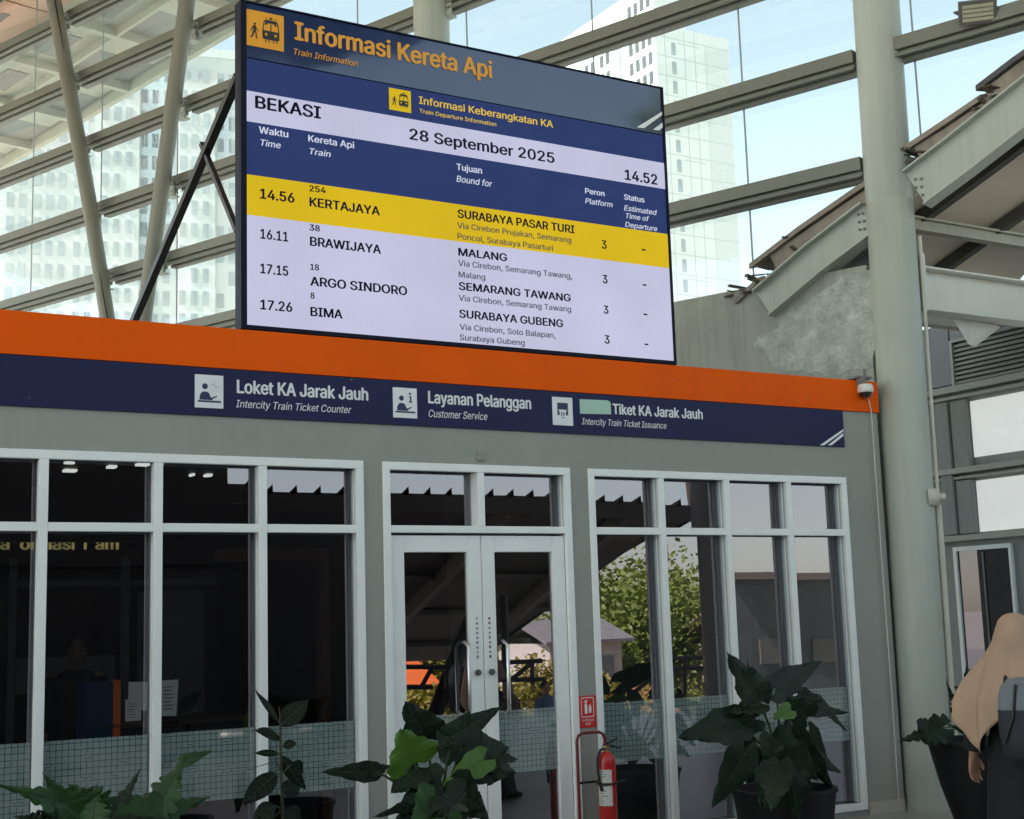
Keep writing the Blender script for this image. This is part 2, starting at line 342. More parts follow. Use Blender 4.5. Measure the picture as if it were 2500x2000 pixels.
# a few squares are left out of the printed grid, others are cut into thin strips
nzg = n.new('ShaderNodeTexNoise'); nzg.inputs['Scale'].default_value = 11; l.new(cb.outputs[0], nzg.inputs['Vector'])
gt = n.new('ShaderNodeMath'); gt.operation = 'GREATER_THAN'; gt.inputs[1].default_value = 0.60; l.new(nzg.outputs[0], gt.inputs[0])
b2_ = n.new('ShaderNodeTexBrick'); b2_.offset = 0.5; b2_.inputs['Scale'].default_value = 1; b2_.inputs['Brick Width'].default_value = 0.058; b2_.inputs['Row Height'].default_value = 0.0185; b2_.inputs['Mortar Size'].default_value = 0.0015
for i_ in ('Color1', 'Color2', 'Mortar'): b2_.inputs[i_].default_value = br.inputs[i_].default_value
l.new(cb.outputs[0], b2_.inputs[0])
mxg = n.new('ShaderNodeMix'); mxg.data_type = 'RGBA'; l.new(gt.outputs[0], mxg.inputs[0]); l.new(br.outputs[0], mxg.inputs[6]); l.new(b2_.outputs[0], mxg.inputs[7]); l.new(mxg.outputs[2], bs.inputs['Base Color'])
tr_ = n.new('ShaderNodeBsdfTransparent'); gl_ = n.new('ShaderNodeBsdfGlossy'); gl_.inputs['Roughness'].default_value = 0.03; gl_.inputs['Color'].default_value = (0.96, 0.87, 0.98, 1)
x1_ = n.new('ShaderNodeMixShader'); x1_.inputs[0].default_value = 0.16; x2_ = n.new('ShaderNodeMixShader'); x2_.inputs[0].default_value = 0.15
l.new(bs.outputs[0], x1_.inputs[1]); l.new(tr_.outputs[0], x1_.inputs[2]); l.new(x1_.outputs[0], x2_.inputs[1]); l.new(gl_.outputs[0], x2_.inputs[2]); l.new(x2_.outputs[0], n['Material Output'].inputs[0])
FACE = -0.012; GY = 0.095                                     # frame face, glass plane
m_bead_shade = mat('shaded_bead', (0.50, 0.57, 0.585), 0.4, var=0.06)  # frame sides coloured grey-blue to carry their shade
def frame_bars(b, x0, x1, z0, z1, muls, rails, f=0.055, sill=True, bead=None):
    def bar_(xa, xb, za, zb_, dy=0.0):
        vert = zb_-za > xb-xa; q = 0.009
        b.box(xa, xb, FACE+dy, FACE+0.034+dy, za, zb_)
        bead.box(xa+(q if vert else 0), xb-(q if vert else 0), FACE+0.0342+dy, 0.124-dy, za+(0 if vert else q), zb_-(0 if vert else q))
        if vert: b.box(xa+0.003, xb-0.003, FACE+0.062+dy, FACE+0.074+dy, za, zb_)
    bar_(x0, x1, z1-f, z1)
    if sill: bar_(x0, x1, z0, z0+f)
    for x in (x0+f/2, x1-f/2): bar_(x-f/2, x+f/2, z0+(f if sill else 0), z1-f)
    for x in muls: bar_(x-f/2, x+f/2, z0+(f if sill else 0), z1-f, 0.002)
    for r0_, r1_ in rails:
        xs = [x0+f] + [q for x in muls for q in (x-f/2, x+f/2)] + [x1-f]
        for a, c in zip(xs[::2], xs[1::2]): bar_(a, c, r0_, r1_, 0.004)
def window(x0, x1, muls):
    b = MB(); b2 = MB(); frame_bars(b, x0, x1, 0.05, ZT, muls, [(ZL, ZU)], bead=b2)
    w_ = b.build('window', m_white, office, bevel=0.004); b2.build('glazing_bead', m_bead_shade, w_)
    b = MB(); xs = [x0+0.02]+muls+[x1-0.02]
    for a, c in zip(xs, xs[1:]):
        for z0, z1 in ((0.08, ZL+0.02), (ZU-0.02, ZT-0.02)):
            t = rnd.uniform(-0.0016, 0.0016); t2 = rnd.uniform(-0.0012, 0.0012)     # no two panes sit quite alike
            b.face([(a, GY-t-t2, z0), (c, GY+t-t2, z0), (c, GY+t+t2, z1), (a, GY-t+t2, z1)])
    b.build('pane', m_glass, w_, norm=False)
    b = MB()
    for a, c in zip(xs, xs[1:]):
        b.box(a+0.028, c-0.028, GY-0.008, GY-0.004, ZF0, ZF1)
    b.build('frosted_film', m_film, w_)
window(W0, W1, [-2.33, -1.64, -0.95, -0.26, 0.44, 1.13, 1.825, 2.515, 3.195])
window(V0, V1, [6.387, 7.027, 7.667])
# door frame with its two leaves
b = MB(); xm = (D0+D1)/2+0.005
b2 = MB(); frame_bars(b, D0, D1, 0.0, ZT, [], [], 0.055, sill=False, bead=b2)
b.box(D0+0.055, D1-0.055, FACE+0.004, 0.118, ZL+0.005, ZU); b.box(xm-0.027, xm+0.027, FACE+0.002, 0.122, ZU, ZT-0.055)
dfr = b.build('door_frame', m_white, office, bevel=0.004); b2.build('glazing_bead', m_bead_shade, dfr)
b = MB()
for a, c in ((D0+0.03, xm), (xm, D1-0.03)): b.face([(a, GY, ZU-0.01), (c, GY, ZU-0.01), (c, GY, ZT-0.03), (a, GY, ZT-0.03)])
b.build('pane', m_glass, dfr, norm=False)
for side in (-1, 1):
    x0, x1 = (D0+0.058, xm-0.003) if side < 0 else (xm+0.003, D1-0.058)
    st = 0.105; z0, z1 = 0.01, ZL-0.012; y0, y1 = 0.018, 0.062
    b = MB()
    b.box(x0, x0+st, y0, y1, z0, z1); b.box(x1-st, x1, y0, y1, z0, z1)
    b.box(x0+st, x1-st, y0+0.001, y1-0.001, z1-0.115, z1); b.box(x0+st, x1-st, y0+0.001, y1-0.001, z0, z0+0.16)
    d = b.build('door', m_white, office, bevel=0.004)
    b = MB(); gy = 0.046; b.face([(x0+st-0.01, gy, z0+0.15), (x1-st+0.01, gy, z0+0.15), (x1-st+0.01, gy, z1-0.105), (x0+st-0.01, gy, z1-0.105)])
    b.build('pane', m_glass, d, norm=False)
    b = MB(); b.box(x0+st+0.004, x1-st-0.004, gy-0.007, gy-0.003, ZF0, ZF1); b.build('frosted_film', m_film, d)
    hx = xm+side*0.155 if side > 0 else xm-0.155
    b = MB(); b.tube([(hx, y0+0.005, 1.00), (hx, -0.045, 1.03), (hx, -0.045, 1.47), (hx, y0+0.005, 1.50)], 0.014, 10); b.build('handle', m_metal, d, smooth=True)
    b = MB(); b.tube([(xm+side*0.055, y0+0.003, 1.29), (xm+side*0.055, -0.004, 1.29)], 0.021, 14); b.tube([(xm+side*0.055, -0.004, 1.29), (xm+side*0.055, -0.012, 1.29)], 0.009, 10); b.build('lock', mat('dark_lock', (0.14, 0.14, 0.14), 0.4, metal=0.6), d)
    # narrow upright sticker of small characters
    b = MB(); xx = xm+side*0.05
    for i in range(9):
        zc = 1.66-i*0.033; hw = rnd.uniform(0.005, 0.010)
        b.box(xx-hw, xx+hw, y0-0.002, y0-0.0008, zc-0.010, zc+rnd.uniform(0.002, 0.010))
    b.build('push_pull_sticker', mat('sticker_print_grey' if side < 0 else 'sticker_print_red', (0.28, 0.30, 0.32) if side < 0 else (0.20, 0.07, 0.07), 0.6), d)

# small sensor above the doors
b = MB(); p = atY(1011, 960, 0); b.box(p.x-0.022, p.x+0.022, -0.02, 0.0, p.z-0.035, p.z+0.035); b.box(p.x-0.012, p.x+0.012, -0.026, -0.02, p.z-0.02, p.z+0.005)
tag(b.build('door_sensor', m_wall, bevel=0.004, loc=(p.x, 0, p.z)), 'small grey sensor box on the wall above the glass double doors', 'sensor')

# ------------------------------------------------------------------ direction sign (navy band)
xe = atY(1778, 939, -0.01).x
sign = empty('direction_sign', (3.5, -0.02, ZN0), 0, 'long navy direction sign with white pictograms and lettering under the orange band', 'sign')
b = MB(); b.box(-6, xe, -0.016, -0.0006, ZN0, ZO0-0.002); b.build('panel', m_navy, sign, bevel=0.002)
SY = -0.0175
pix_text('Loket KA Jarak Jauh', (498.5, 827), (775.5, 841), 27, m_signwhite, sign, SY, bold=0.030)
pix_text('Intercity Train Ticket Counter', (496.5, 857.5), (738, 869), 15.5, m_signwhite, sign, SY, bold=0.004, shear=0.22)
pix_text('Layanan Pelanggan', (901.5, 848.5), (1118.5, 860), 25, m_signwhite, sign, SY, bold=0.030)
pix_text('Customer Service', (901.5, 878), (1025, 882), 15.5, m_signwhite, sign, SY, bold=0.004, shear=0.22)
pix_text('Tiket KA Jarak Jauh', (1290, 871.5), (1480, 882.5), 21, m_signwhite, sign, SY, bold=0.030)
pix_text('Intercity Train Ticket Issuance', (1225, 893.5), (1402.5, 903), 13.5, m_signwhite, sign, SY, bold=0.003, shear=0.22)
def poly(pts, y, th=0.0012): 
    b_ = MB(); b_.prism([atY(u, v, y) for u, v in pts], (0, -th, 0)); return b_
def addpoly(b_, pts, y, th=0.0012): b_.prism([atY(u, v, y) for u, v in pts], (0, -th, 0))
m_mint = mat('mint_sticker', (0.42, 0.62, 0.52), 0.5, var=0.04)
z5 = lambda q: [(1138.4+.2*x, 810.7+.2*y) for x, y in q]
poly(z5([(408, 150), (705, 162), (735, 185), (742, 310), (415, 302)]), SY).build('blank_sticker', m_mint, sign)
def pictogram(c, flip=0, i=False, machine=False):
    """white tile c = corner pixels tl, tr, br, bl; dark figure drawn on it in tile coordinates"""
    P = [atY(u, v, SY) for u, v in c]
    x0 = (P[0].x+P[3].x)/2; x1 = (P[1].x+P[2].x)/2; zt = (P[0].z+P[1].z)/2; zb = (P[2].z+P[3].z)/2; zm, W_, H_ = zb, x1-x0, zt-zb
    b = MB(); b.box(x0, x1, SY-0.0025, SY+0.001, zb, zt); t = b.build('pictogram', m_signwhite, sign, bevel=0.004)
    b = MB(); Y = SY-0.0026
    def pl(pts): b.prism([(x0+a*W_, Y, zb+h*H_) for a, h in pts], (0, -0.001, 0))
    def disc(a, h, r, seg=18): pl([(a+r*math.cos(2*math.pi*k/seg), h+r*W_/H_*math.sin(2*math.pi*k/seg)) for k in range(seg)])
    if machine:
        pl([(0.24, 0.36), (0.24, 0.80), (0.76, 0.80), (0.76, 0.36), (0.66, 0.36), (0.66, 0.50), (0.70, 0.50), (0.70, 0.56), (0.30, 0.56), (0.30, 0.50), (0.34, 0.50), (0.34, 0.36)])
        pl([(0.42, 0.34), (0.42, 0.46), (0.47, 0.46), (0.47, 0.34)]); pl([(0.53, 0.34), (0.53, 0.46), (0.58, 0.46), (0.58, 0.34)]); pl([(0.44, 0.26), (0.44, 0.285), (0.6, 0.285), (0.6, 0.26)])
    else:
        disc(0.35, 0.65, 0.10)
        pl([(0.16, 0.24), (0.17, 0.36), (0.22, 0.45), (0.30, 0.49), (0.42, 0.49), (0.50, 0.44), (0.54, 0.34), (0.62, 0.28), (0.62, 0.24)])
        pl([(0.56, 0.31), (0.76, 0.38), (0.78, 0.35), (0.60, 0.27)]); pl([(0.10, 0.17), (0.10, 0.225), (0.91, 0.225), (0.91, 0.17)])
        if i:
            disc(0.71, 0.81, 0.045); pl([(0.66, 0.52), (0.66, 0.55), (0.70, 0.56), (0.70, 0.69), (0.66, 0.70), (0.66, 0.73), (0.76, 0.73), (0.76, 0.56), (0.80, 0.55), (0.80, 0.52)])
    b.build('figure', m_signnavy, t)
    if not machine and not i:
        b = MB()
        for k in range(14):
            a = 2*math.pi*k/14; pl([(0.70+0.17*math.cos(a)-0.012, 0.68+0.15*math.sin(a)-0.012), (0.70+0.17*math.cos(a)+0.012, 0.68+0.15*math.sin(a)-0.012), (0.70+0.17*math.cos(a)+0.012, 0.68+0.15*math.sin(a)+0.014)])
        for (a, h) in ((0.62, 0.72), (0.66, 0.69), (0.74, 0.66), (0.79, 0.64), (0.70, 0.74), (0.72, 0.62)): disc(a, h, 0.022, 8)
        b.build('banknote_mark', mat('mark_grey', (0.42, 0.45, 0.47), 0.5), t)
z3 = lambda q: [(388+.2*x, 758.9+.2*y) for x, y in q]; z4 = lambda q: [(802+.2*x, 776.2+.2*y) for x, y in q]
pictogram(z3([(105, 148), (412, 160), (410, 510), (115, 495)]))
pictogram(z4([(120, 198), (376, 208), (382, 522), (132, 520)]), i=True)
pictogram(z4([(1797, 297), (2015, 308), (2022, 605), (1812, 592)]), machine=True)
zA = lambda q: [(1552.3+.3*x, 603.7+.3*y) for x, y in q]
b = MB()
addpoly(b, zA([(578, 1114), (744, 1000), (744, 1016), (610, 1114)]), SY); addpoly(b, zA([(635, 1114), (744, 1026), (744, 1048), (662, 1114)]), SY)
b.build('stripe_mark', m_signwhite, sign)

# ------------------------------------------------------------------ train information board
BX0, BX1, BZ0, BZ1 = 3.045, 6.585, 3.566, 5.835
board = empty('departure_board', (4.8, 0.1, ZO1), 0, 'large navy train departure board with a lit timetable standing on the orange roof band', 'information board')
m_cab = mat('cabinet_navy', (0.006, 0.008, 0.022), 0.5, var=0.08, spec=0.12)
BYF = -0.008
b = MB()
b.box(BX0, BX1, BYF+0.012, 0.095, BZ0, BZ1)                                            # body
f = 0.042
b.box(BX0, BX0+f, BYF-0.014, BYF+0.012, BZ0, BZ1); b.box(BX1-0.02, BX1, BYF-0.014, BYF+0.012, BZ0, BZ1)
b.box(BX0+f, BX1-0.02, BYF-0.014, BYF+0.012, BZ0, BZ0+0.030); b.box(BX0+f, BX1-0.02, BYF-0.014, BYF+0.012, BZ1-0.012, BZ1)
b.build('cabinet', m_cab, board, bevel=0.003)
ZH = atY(900, 185, BYF).z
m_head = mat('header_gloss', (0.010, 0.030, 0.105), 0.09, var=0.05, scale=1, spec=0.9, coat=0.75)
# the header sheet is slightly wavy, so what it mirrors is broken up
b = MB(); NX, NZ = 90, 10
def hw(x, z): return 0.0035*mnoise.noise((x*1.2, z*1.3, 0.3)) + 0.0018*mnoise.noise((x*4.1, z*3.0, 4.0))
hx0, hx1, hz0, hz1 = BX0+f+0.001, BX1-0.021, 5.437, BZ1-0.013
b.sheet([[(hx0+(hx1-hx0)*i/NX, BYF-0.002+hw(hx0+(hx1-hx0)*i/NX, hz0+(hz1-hz0)*j/NZ), hz0+(hz1-hz0)*j/NZ) for i in range(NX+1)] for j in range(NZ+1)])
header = b.build('header_panel', m_head, board, smooth=True)
HY = BYF-0.0070
m_hyel = mat('header_yellow', (0.80, 0.36, 0.03), 0.45, var=0.03)
m_hblk = mat('header_black', (0.012, 0.012, 0.014), 0.5)
pix_text('Informasi Kereta Api', (620, 82.5), (1037, 175), 37, m_hyel, header, HY, bold=0.028)
pix_text('Train Information', (616, 114), (752, 141), 12.5, m_hyel, header, HY, bold=0.010, shear=0.22)
zB = lambda q: [(1121+.375*x, .375*y) for x, y in q]
b = MB(); addpoly(b, zB([(585, 716), (628, 720), (736, 640), (736, 622)]), HY+0.001); addpoly(b, zB([(676, 729), (712, 733), (736, 712), (736, 684)]), HY+0.001); b.build('stripe_mark', m_signwhite, header)
S_NAVY = screen_mat('screen_navy', (42, 58, 108), 0.04); S_WHITE = screen_mat('screen_white', (203, 204, 232), 0.05); S_YEL = screen_mat('screen_yellow', (226, 192, 20), 0.06)
S_TXT = mat('screen_text_dark', (0.006, 0.007, 0.02), 0.6, spec=0.1); S_LIT = screen_mat('screen_text_white', (214, 220, 240), 0.02); S_LITY = screen_mat('screen_text_yellow', (233, 196, 70), 0.02)
SX0, SX1 = BX0+f+0.001, BX1-0.021; SZ0, SZ1 = BZ0+0.031, 5.430
zb = lambda u, v: atY(u, v, BYF).z
zw1 = (zb(520, 180)+zb(1393, 352))/2; zw0 = (zb(520, 245)+zb(1393, 406))/2; zy1 = (zb(522, 359)+zb(1398, 499))/2; zy0 = (zb(522, 446)+zb(1398, 569))/2
scr = None
for (z0, z1, m_) in ((SZ0, SZ1, S_NAVY), (zw0, zw1, S_WHITE), (zy0, zy1, S_YEL), (SZ0, zy0, S_WHITE)):
    b = MB()
    if m_ is S_NAVY: b.box(SX0, SX1, BYF, BYF+0.011, z0, z1); scr = b.build('screen', m_, board)
    else: b.box(SX0, SX1, BYF-0.0012, BYF-0.0002, z0, z1); b.build('lit_row', m_, scr)
TY = BYF-0.0022
def bt(s, a, c, cap, m_=None, bold=0.0, shear=0.0): pix_text(s, a, c, cap, m_ or S_TXT, scr, TY, bold, shear)
bt('BEKASI', (537, 227), (676, 253), 25.5, bold=0.026); bt('28 September 2025', (862, 293), (1168, 348), 22.5, bold=0.022); bt('14.52', (1315.5, 378), (1384.5, 388), 21, bold=0.026)
for s, a, c, cap, sh in (('Waktu', (545, 280), (607, 290), 14, 0), ('Time', (546, 306), (590, 312), 13, .2), ('Kereta Api', (649, 297.5), (746, 314), 13.5, 0), ('Train', (649, 324), (695, 331), 12.5, .2),
        ('Tujuan', (961, 357.5), (1015, 366), 13, 0), ('Bound for', (961, 382.5), (1035, 393), 13, .2), ('Peron', (1232, 407), (1273, 412), 11, 0), ('Platform', (1232, 428), (1289, 436), 11, .2),
        ('Status', (1314, 420), (1357, 425), 11, 0), ('Estimated', (1314, 443), (1381, 449), 11, .2), ('Time of', (1316, 459), (1365, 464), 10.5, .2), ('Departure', (1316, 477.5), (1383, 483), 10.5, .2)):
    bt(s, a, c, cap, S_LIT, 0.020 if not sh else 0.012, sh)
bt('Informasi Keberangkatan KA', (882, 218), (1165, 277), 15, S_LITY, 0.016); bt('Train Departure Information', (883, 237.5), (1045, 271), 8.5, S_LITY, 0.006)
for s, a, c, cap in (('14.56', (547, 417.5), (620, 426), 20.5), ('254', (651, 402.5), (686, 406), 12.5), ('KERTAJAYA', (651.5, 434), (800, 454), 18.5), ('SURABAYA PASAR TURI', (963.5, 458), (1210, 492), 17),
        ('3', (1267, 523), (1277.5, 525), 17), ('16.11', (548, 502), (607, 508), 20), ('38', (651.5, 485), (673.5, 488), 12.5), ('BRAWIJAYA', (652.5, 517), (802.5, 536), 18.5), ('MALANG', (965, 538), (1068, 548), 16),
        ('3', (1269, 596), (1279.5, 598), 17), ('17.15', (548, 575), (607, 580), 20), ('18', (653, 568), (672, 570), 12.5), ('ARGO SINDORO', (653, 601), (857.5, 622), 18.5), ('SEMARANG TAWANG', (966, 610), (1202, 638), 16),
        ('3', (1271, 660), (1281.5, 662), 16.5), ('17.26', (548, 651), (615.5, 656), 20), ('8', (653.5, 628.5), (662.5, 629), 12.5), ('BIMA', (653.5, 665), (721.5, 671), 18.5), ('SURABAYA GUBENG', (967, 668.5), (1186, 691), 16.5),
        ('3', (1273, 723), (1284, 725), 17)):
    bt(s, a, c, cap, None, 0.026)
for s, a, c, cap in (('Via Cirebon Prujakan, Semarang', (963, 480), (1203, 516), 12), ('Poncol, Surabaya Pasarturi', (963.5, 503), (1165, 531), 12), ('Via Cirebon, Semarang Tawang,', (965, 559.5), (1205, 591), 12),
        ('Malang', (966, 583.5), (1022, 589.5), 12), ('Via Cirebon, Semarang Tawang', (966, 633), (1203, 662), 12), ('Via Cirebon, Solo Balapan,', (968, 694), (1170, 717), 12), ('Surabaya Gubeng', (968, 716), (1105, 730), 12)):
    bt(s, a, c, cap, mat('screen_text_grey', (0.06, 0.06, 0.10), 0.5), 0.012)
b = MB()
for u, v in ((1355, 526), (1357, 600), (1359, 662), (1361, 725)):
    p = atY(u, v, TY); b.box(p.x-0.018, p.x+0.018, TY-0.001, TY, p.z-0.007, p.z+0.005)
b.build('dash_mark', S_TXT, scr)
def train_icon(c, mt_tile, parent, y):
    P = [atY(u, v, y) for u, v in c]
    x0 = (P[0].x+P[3].x)/2; x1 = (P[1].x+P[2].x)/2; zt = (P[0].z+P[1].z)/2; zb_ = (P[2].z+P[3].z)/2; W_, H_ = x1-x0, zt-zb_
    b = MB(); b.box(x0, x1, y-0.0015, y+0.001, zb_, zt); t = b.build('train_pictogram', mt_tile, parent)
    b = MB(); Y = y-0.0017
    def pl(pts, q=b): q.prism([(x0+a*W_, Y, zb_+h*H_) for a, h in pts], (0, -0.001, 0))
    def disc(a, h, r, seg=14): pl([(a+r*math.cos(2*math.pi*k/seg), h+r*math.sin(2*math.pi*k/seg)) for k in range(seg)])
    # train front: outline, windscreen band, lower body with lamps cut out, track
    pl([(0.44, 0.50), (0.47, 0.74), (0.52, 0.80), (0.80, 0.80), (0.85, 0.74), (0.88, 0.50), (0.855, 0.50), (0.825, 0.72), (0.78, 0.765), (0.54, 0.765), (0.495, 0.72), (0.465, 0.50)])
    pl([(0.50, 0.66), (0.53, 0.765), (0.79, 0.765), (0.82, 0.66), (0.76, 0.66), (0.75, 0.71), (0.57, 0.71), (0.56, 0.66)])
    pl([(0.44, 0.285), (0.44, 0.50), (0.88, 0.50), (0.88, 0.285), (0.84, 0.25), (0.48, 0.25)]); pl([(0.647, 0.50), (0.647, 0.70), (0.673, 0.70), (0.673, 0.50)])
    for a in (0.50, 0.585, 0.70, 0.785): pl([(a, 0.175), (a+0.02, 0.235), (a+0.05, 0.235), (a+0.03, 0.175)])
    pl([(0.53, 0.82), (0.545, 0.86), (0.565, 0.855), (0.555, 0.82)]); pl([(0.76, 0.82), (0.775, 0.86), (0.795, 0.855), (0.785, 0.82)]); pl([(0.62, 0.82), (0.62, 0.875), (0.70, 0.875), (0.70, 0.82)])
    # walking man
    disc(0.245, 0.63, 0.032); pl([(0.205, 0.42), (0.20, 0.56), (0.235, 0.595), (0.27, 0.58), (0.275, 0.42)])
    pl([(0.20, 0.44), (0.245, 0.42), (0.20, 0.28), (0.14, 0.22), (0.115, 0.245), (0.165, 0.30)]); pl([(0.235, 0.44), (0.275, 0.44), (0.30, 0.33), (0.305, 0.22), (0.27, 0.22), (0.265, 0.32)])
    pl([(0.205, 0.575), (0.15, 0.50), (0.14, 0.41), (0.165, 0.41), (0.175, 0.485), (0.215, 0.54)]); pl([(0.26, 0.575), (0.30, 0.50), (0.345, 0.46), (0.335, 0.435), (0.285, 0.475), (0.25, 0.53)])
    b.build('figure', m_hblk, t)
    b = MB(); Y -= 0.0011
    for a in (0.535, 0.785): 
        pl([(a-0.03, 0.36), (a-0.03, 0.425), (a+0.03, 0.425), (a+0.03, 0.36)], b)
    b.build('lamp_mark', mt_tile if mt_tile is not None else m_signwhite, t)
m_tile_y = mat('header_tile_yellow', (0.82, 0.35, 0.008), 0.4, var=0.03)
train_icon([(515, 17.5), (597.5, 35), (597.5, 111), (517.5, 92.5)], m_tile_y, header, HY)
train_icon([(818.5, 185), (865, 192.5), (865, 237.5), (820, 231)], S_YEL, scr, TY)
# black props behind the board
p1 = atX(497, 172, 3.10); p2 = atX(282, 676, 3.10); q1 = atX(425, 303, 3.10); q2 = atX(499, 486, 3.10)
xoff = []
for i, dx in enumerate((0.0, 1.7, 3.4)):
    b = MB(); o = Vector((dx, 0, 0)); dirp = (p2-p1).normalized()
    b.bar(p1+o-dirp*0.05, p2+o+dirp*1.40, 0.055, 0.055, (1, 0, 0)); b.build('prop', m_black, board)
    b = MB(); b.bar(q1+o, q2+o, 0.035, 0.035, (1, 0, 0)); b.build('strut', m_black, board)
# ------------------------------------------------------------------ glazed wall running away behind the office
AZ = R(111); DV = Vector((math.cos(AZ), math.sin(AZ), 0)); NV = Vector((math.sin(AZ), -math.cos(AZ), 0)); C0 = Vector((8.95, -0.06, 0))
def cw(s, off, z): return C0 + DV*s + NV*off + Vector((0, 0, z))
curtain = empty('glass_curtain_wall', cw(5, 0, 4.66), 0, 'tall glazed station wall on level steel rails seen above the orange roof band', 'glass wall')
LEV = [5.63, 6.635, 7.66, 8.70, 9.735, 10.77]
TS = lambda k, z: (10.506 + (z-4.09)*((12.379-10.506)/(10.88-4.09))) if k == 1 else (10.506 + (z-4.09)*((9.308-10.506)/(9.91-4.09)))
for z in LEV:
    bays = [(-5.2, -0.19), (0.19, 5.1), (5.3, TS(2, z)+0.02), (TS(2, z)+0.05, TS(1, z)+0.02), (TS(1, z)+0.05, 18)]
    if z < 6: bays = bays[1:]
    for s0, s1 in bays:
        b = MB()
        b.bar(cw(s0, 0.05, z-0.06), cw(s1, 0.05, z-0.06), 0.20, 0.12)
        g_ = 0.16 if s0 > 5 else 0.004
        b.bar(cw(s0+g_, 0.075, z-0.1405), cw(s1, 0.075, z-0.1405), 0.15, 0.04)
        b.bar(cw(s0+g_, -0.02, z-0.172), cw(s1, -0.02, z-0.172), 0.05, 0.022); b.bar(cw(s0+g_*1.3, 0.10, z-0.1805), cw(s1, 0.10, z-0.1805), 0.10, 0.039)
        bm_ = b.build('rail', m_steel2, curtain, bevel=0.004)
        if s1 < 1: continue
        b = MB()
        s_ = s0+0.13 if s0 > 5 else 5.02
        b.bar(cw(s_-0.10, -0.02, z-0.17), cw(s_+0.07, -0.02, z-0.17), 0.02, 0.16); b.bar(cw(s_-0.08, 0.03, z-0.255), cw(s_+0.06, 0.03, z-0.255), 0.12, 0.018)
        for ds in (-0.05, 0.03): b.tube([cw(s_+ds, -0.045, z-0.20), cw(s_+ds, -0.02, z-0.20)], 0.014, 8)
        b.build('bracket', m_steel, bm_)
JO = [-5.5+1.733*i for i in range(-0, 15)]; JO = [1.42+1.72*i for i in range(-4, 10)]
zl = [4.66]+[z-0.06 for z in LEV]+[11.44]
for a, c in zip(JO, JO[1:]):
    for z0, z1 in zip(zl, zl[1:]):
        if c < 0.5 and z0 < 5.5: continue
        a_ = max(a, 0.21) if z0 < 5.5 else a
        b = MB(); sm = (a_+c)/2; b.obox(cw(sm, 0.165, (z0+z1)/2), DV, NV, (0, 0, 1), (c-a_)/2-0.007, 0.005, (z1-z0)/2-0.004)
        b.build('pane', m_cw, curtain)
for a in JO:
    b = MB(); b.obox(cw(a, 0.165, (zl[0]+zl[-1])/2+(0 if a > 0 else 0.42)), DV, NV, (0, 0, 1), 0.0065, 0.007, (zl[-1]-zl[0])/2-(0 if a > 0 else 0.42)); b.build('joint', mat('seal_grey', (0.30, 0.33, 0.33), 0.6), curtain)
# round columns
big = empty('steel_column', (8.95, -0.06, 0), 0, 'thick pale green round steel column at the right end of the ticket office', 'column', 'round columns of the glazed wall')
b = MB(); prof = [(0.215, 0.0), (0.215, 0.03), (0.205, 0.034), (0.205, 5.16), (0.2015, 5.165), (0.2015, 5.175), (0.205, 5.18), (0.205, 11.45)]
lean = 0.010
b.lathe(prof, (8.945, -0.06, 0), 48)
for v in b.bm.verts: v.co.x += lean*v.co.z
b.build('shaft', m_steel, big, smooth=True)
def colx(z): return 8.945+lean*z
b = MB(); b.tube([(colx(0)+0.165, -0.06-0.165, 0.02), (colx(2.50)+0.165, -0.225, 2.5)], 0.028, 10)
b.tube([(colx(2.5)+0.165, -0.225, 2.5), (colx(4.85)+0.165, -0.225, 4.85)], 0.017, 10); b.build('conduit', mat('cream_conduit', (0.55, 0.54, 0.46), 0.5), big, smooth=True)
p = atY(1966, 1047, -0.26); b = MB()
ax = Vector((0.45, -0.89, 0)).normalized()
def disc_stack(b, c, ax, prof, seg=24):
    c = Vector(c); ax = Vector(ax).normalized(); s = ax.orthogonal().normalized(); t = ax.cross(s)
    b.loft([[c+ax*h+(s*math.cos(2*math.pi*k/seg)+t*math.sin(2*math.pi*k/seg))*max(r, 1e-4) for k in range(seg)] for r, h in prof])
disc_stack(b, p, (0.75, -0.66, 0), [(0.085, -0.05), (0.085, -0.015), (0.078, 0.0), (0.072, 0.025), (0.05, 0.045), (0.033, 0.05), (0.033, 0.085), (0.018, 0.10)])
b.build('junction_box', mat('cream_conduit', (0.55, 0.54, 0.46), 0.5), big, smooth=True)
mid = empty('steel_column', cw(5.2, -0.05, 0), 0, 'round steel column rising behind the top edge of the departure board', 'column', 'round columns of the glazed wall')
b = MB(); q = cw(5.2, -0.05, 0); b.lathe([(0.205, 0), (0.205, 11.45)], q, 40); b.build('shaft', m_steel, mid, smooth=True)
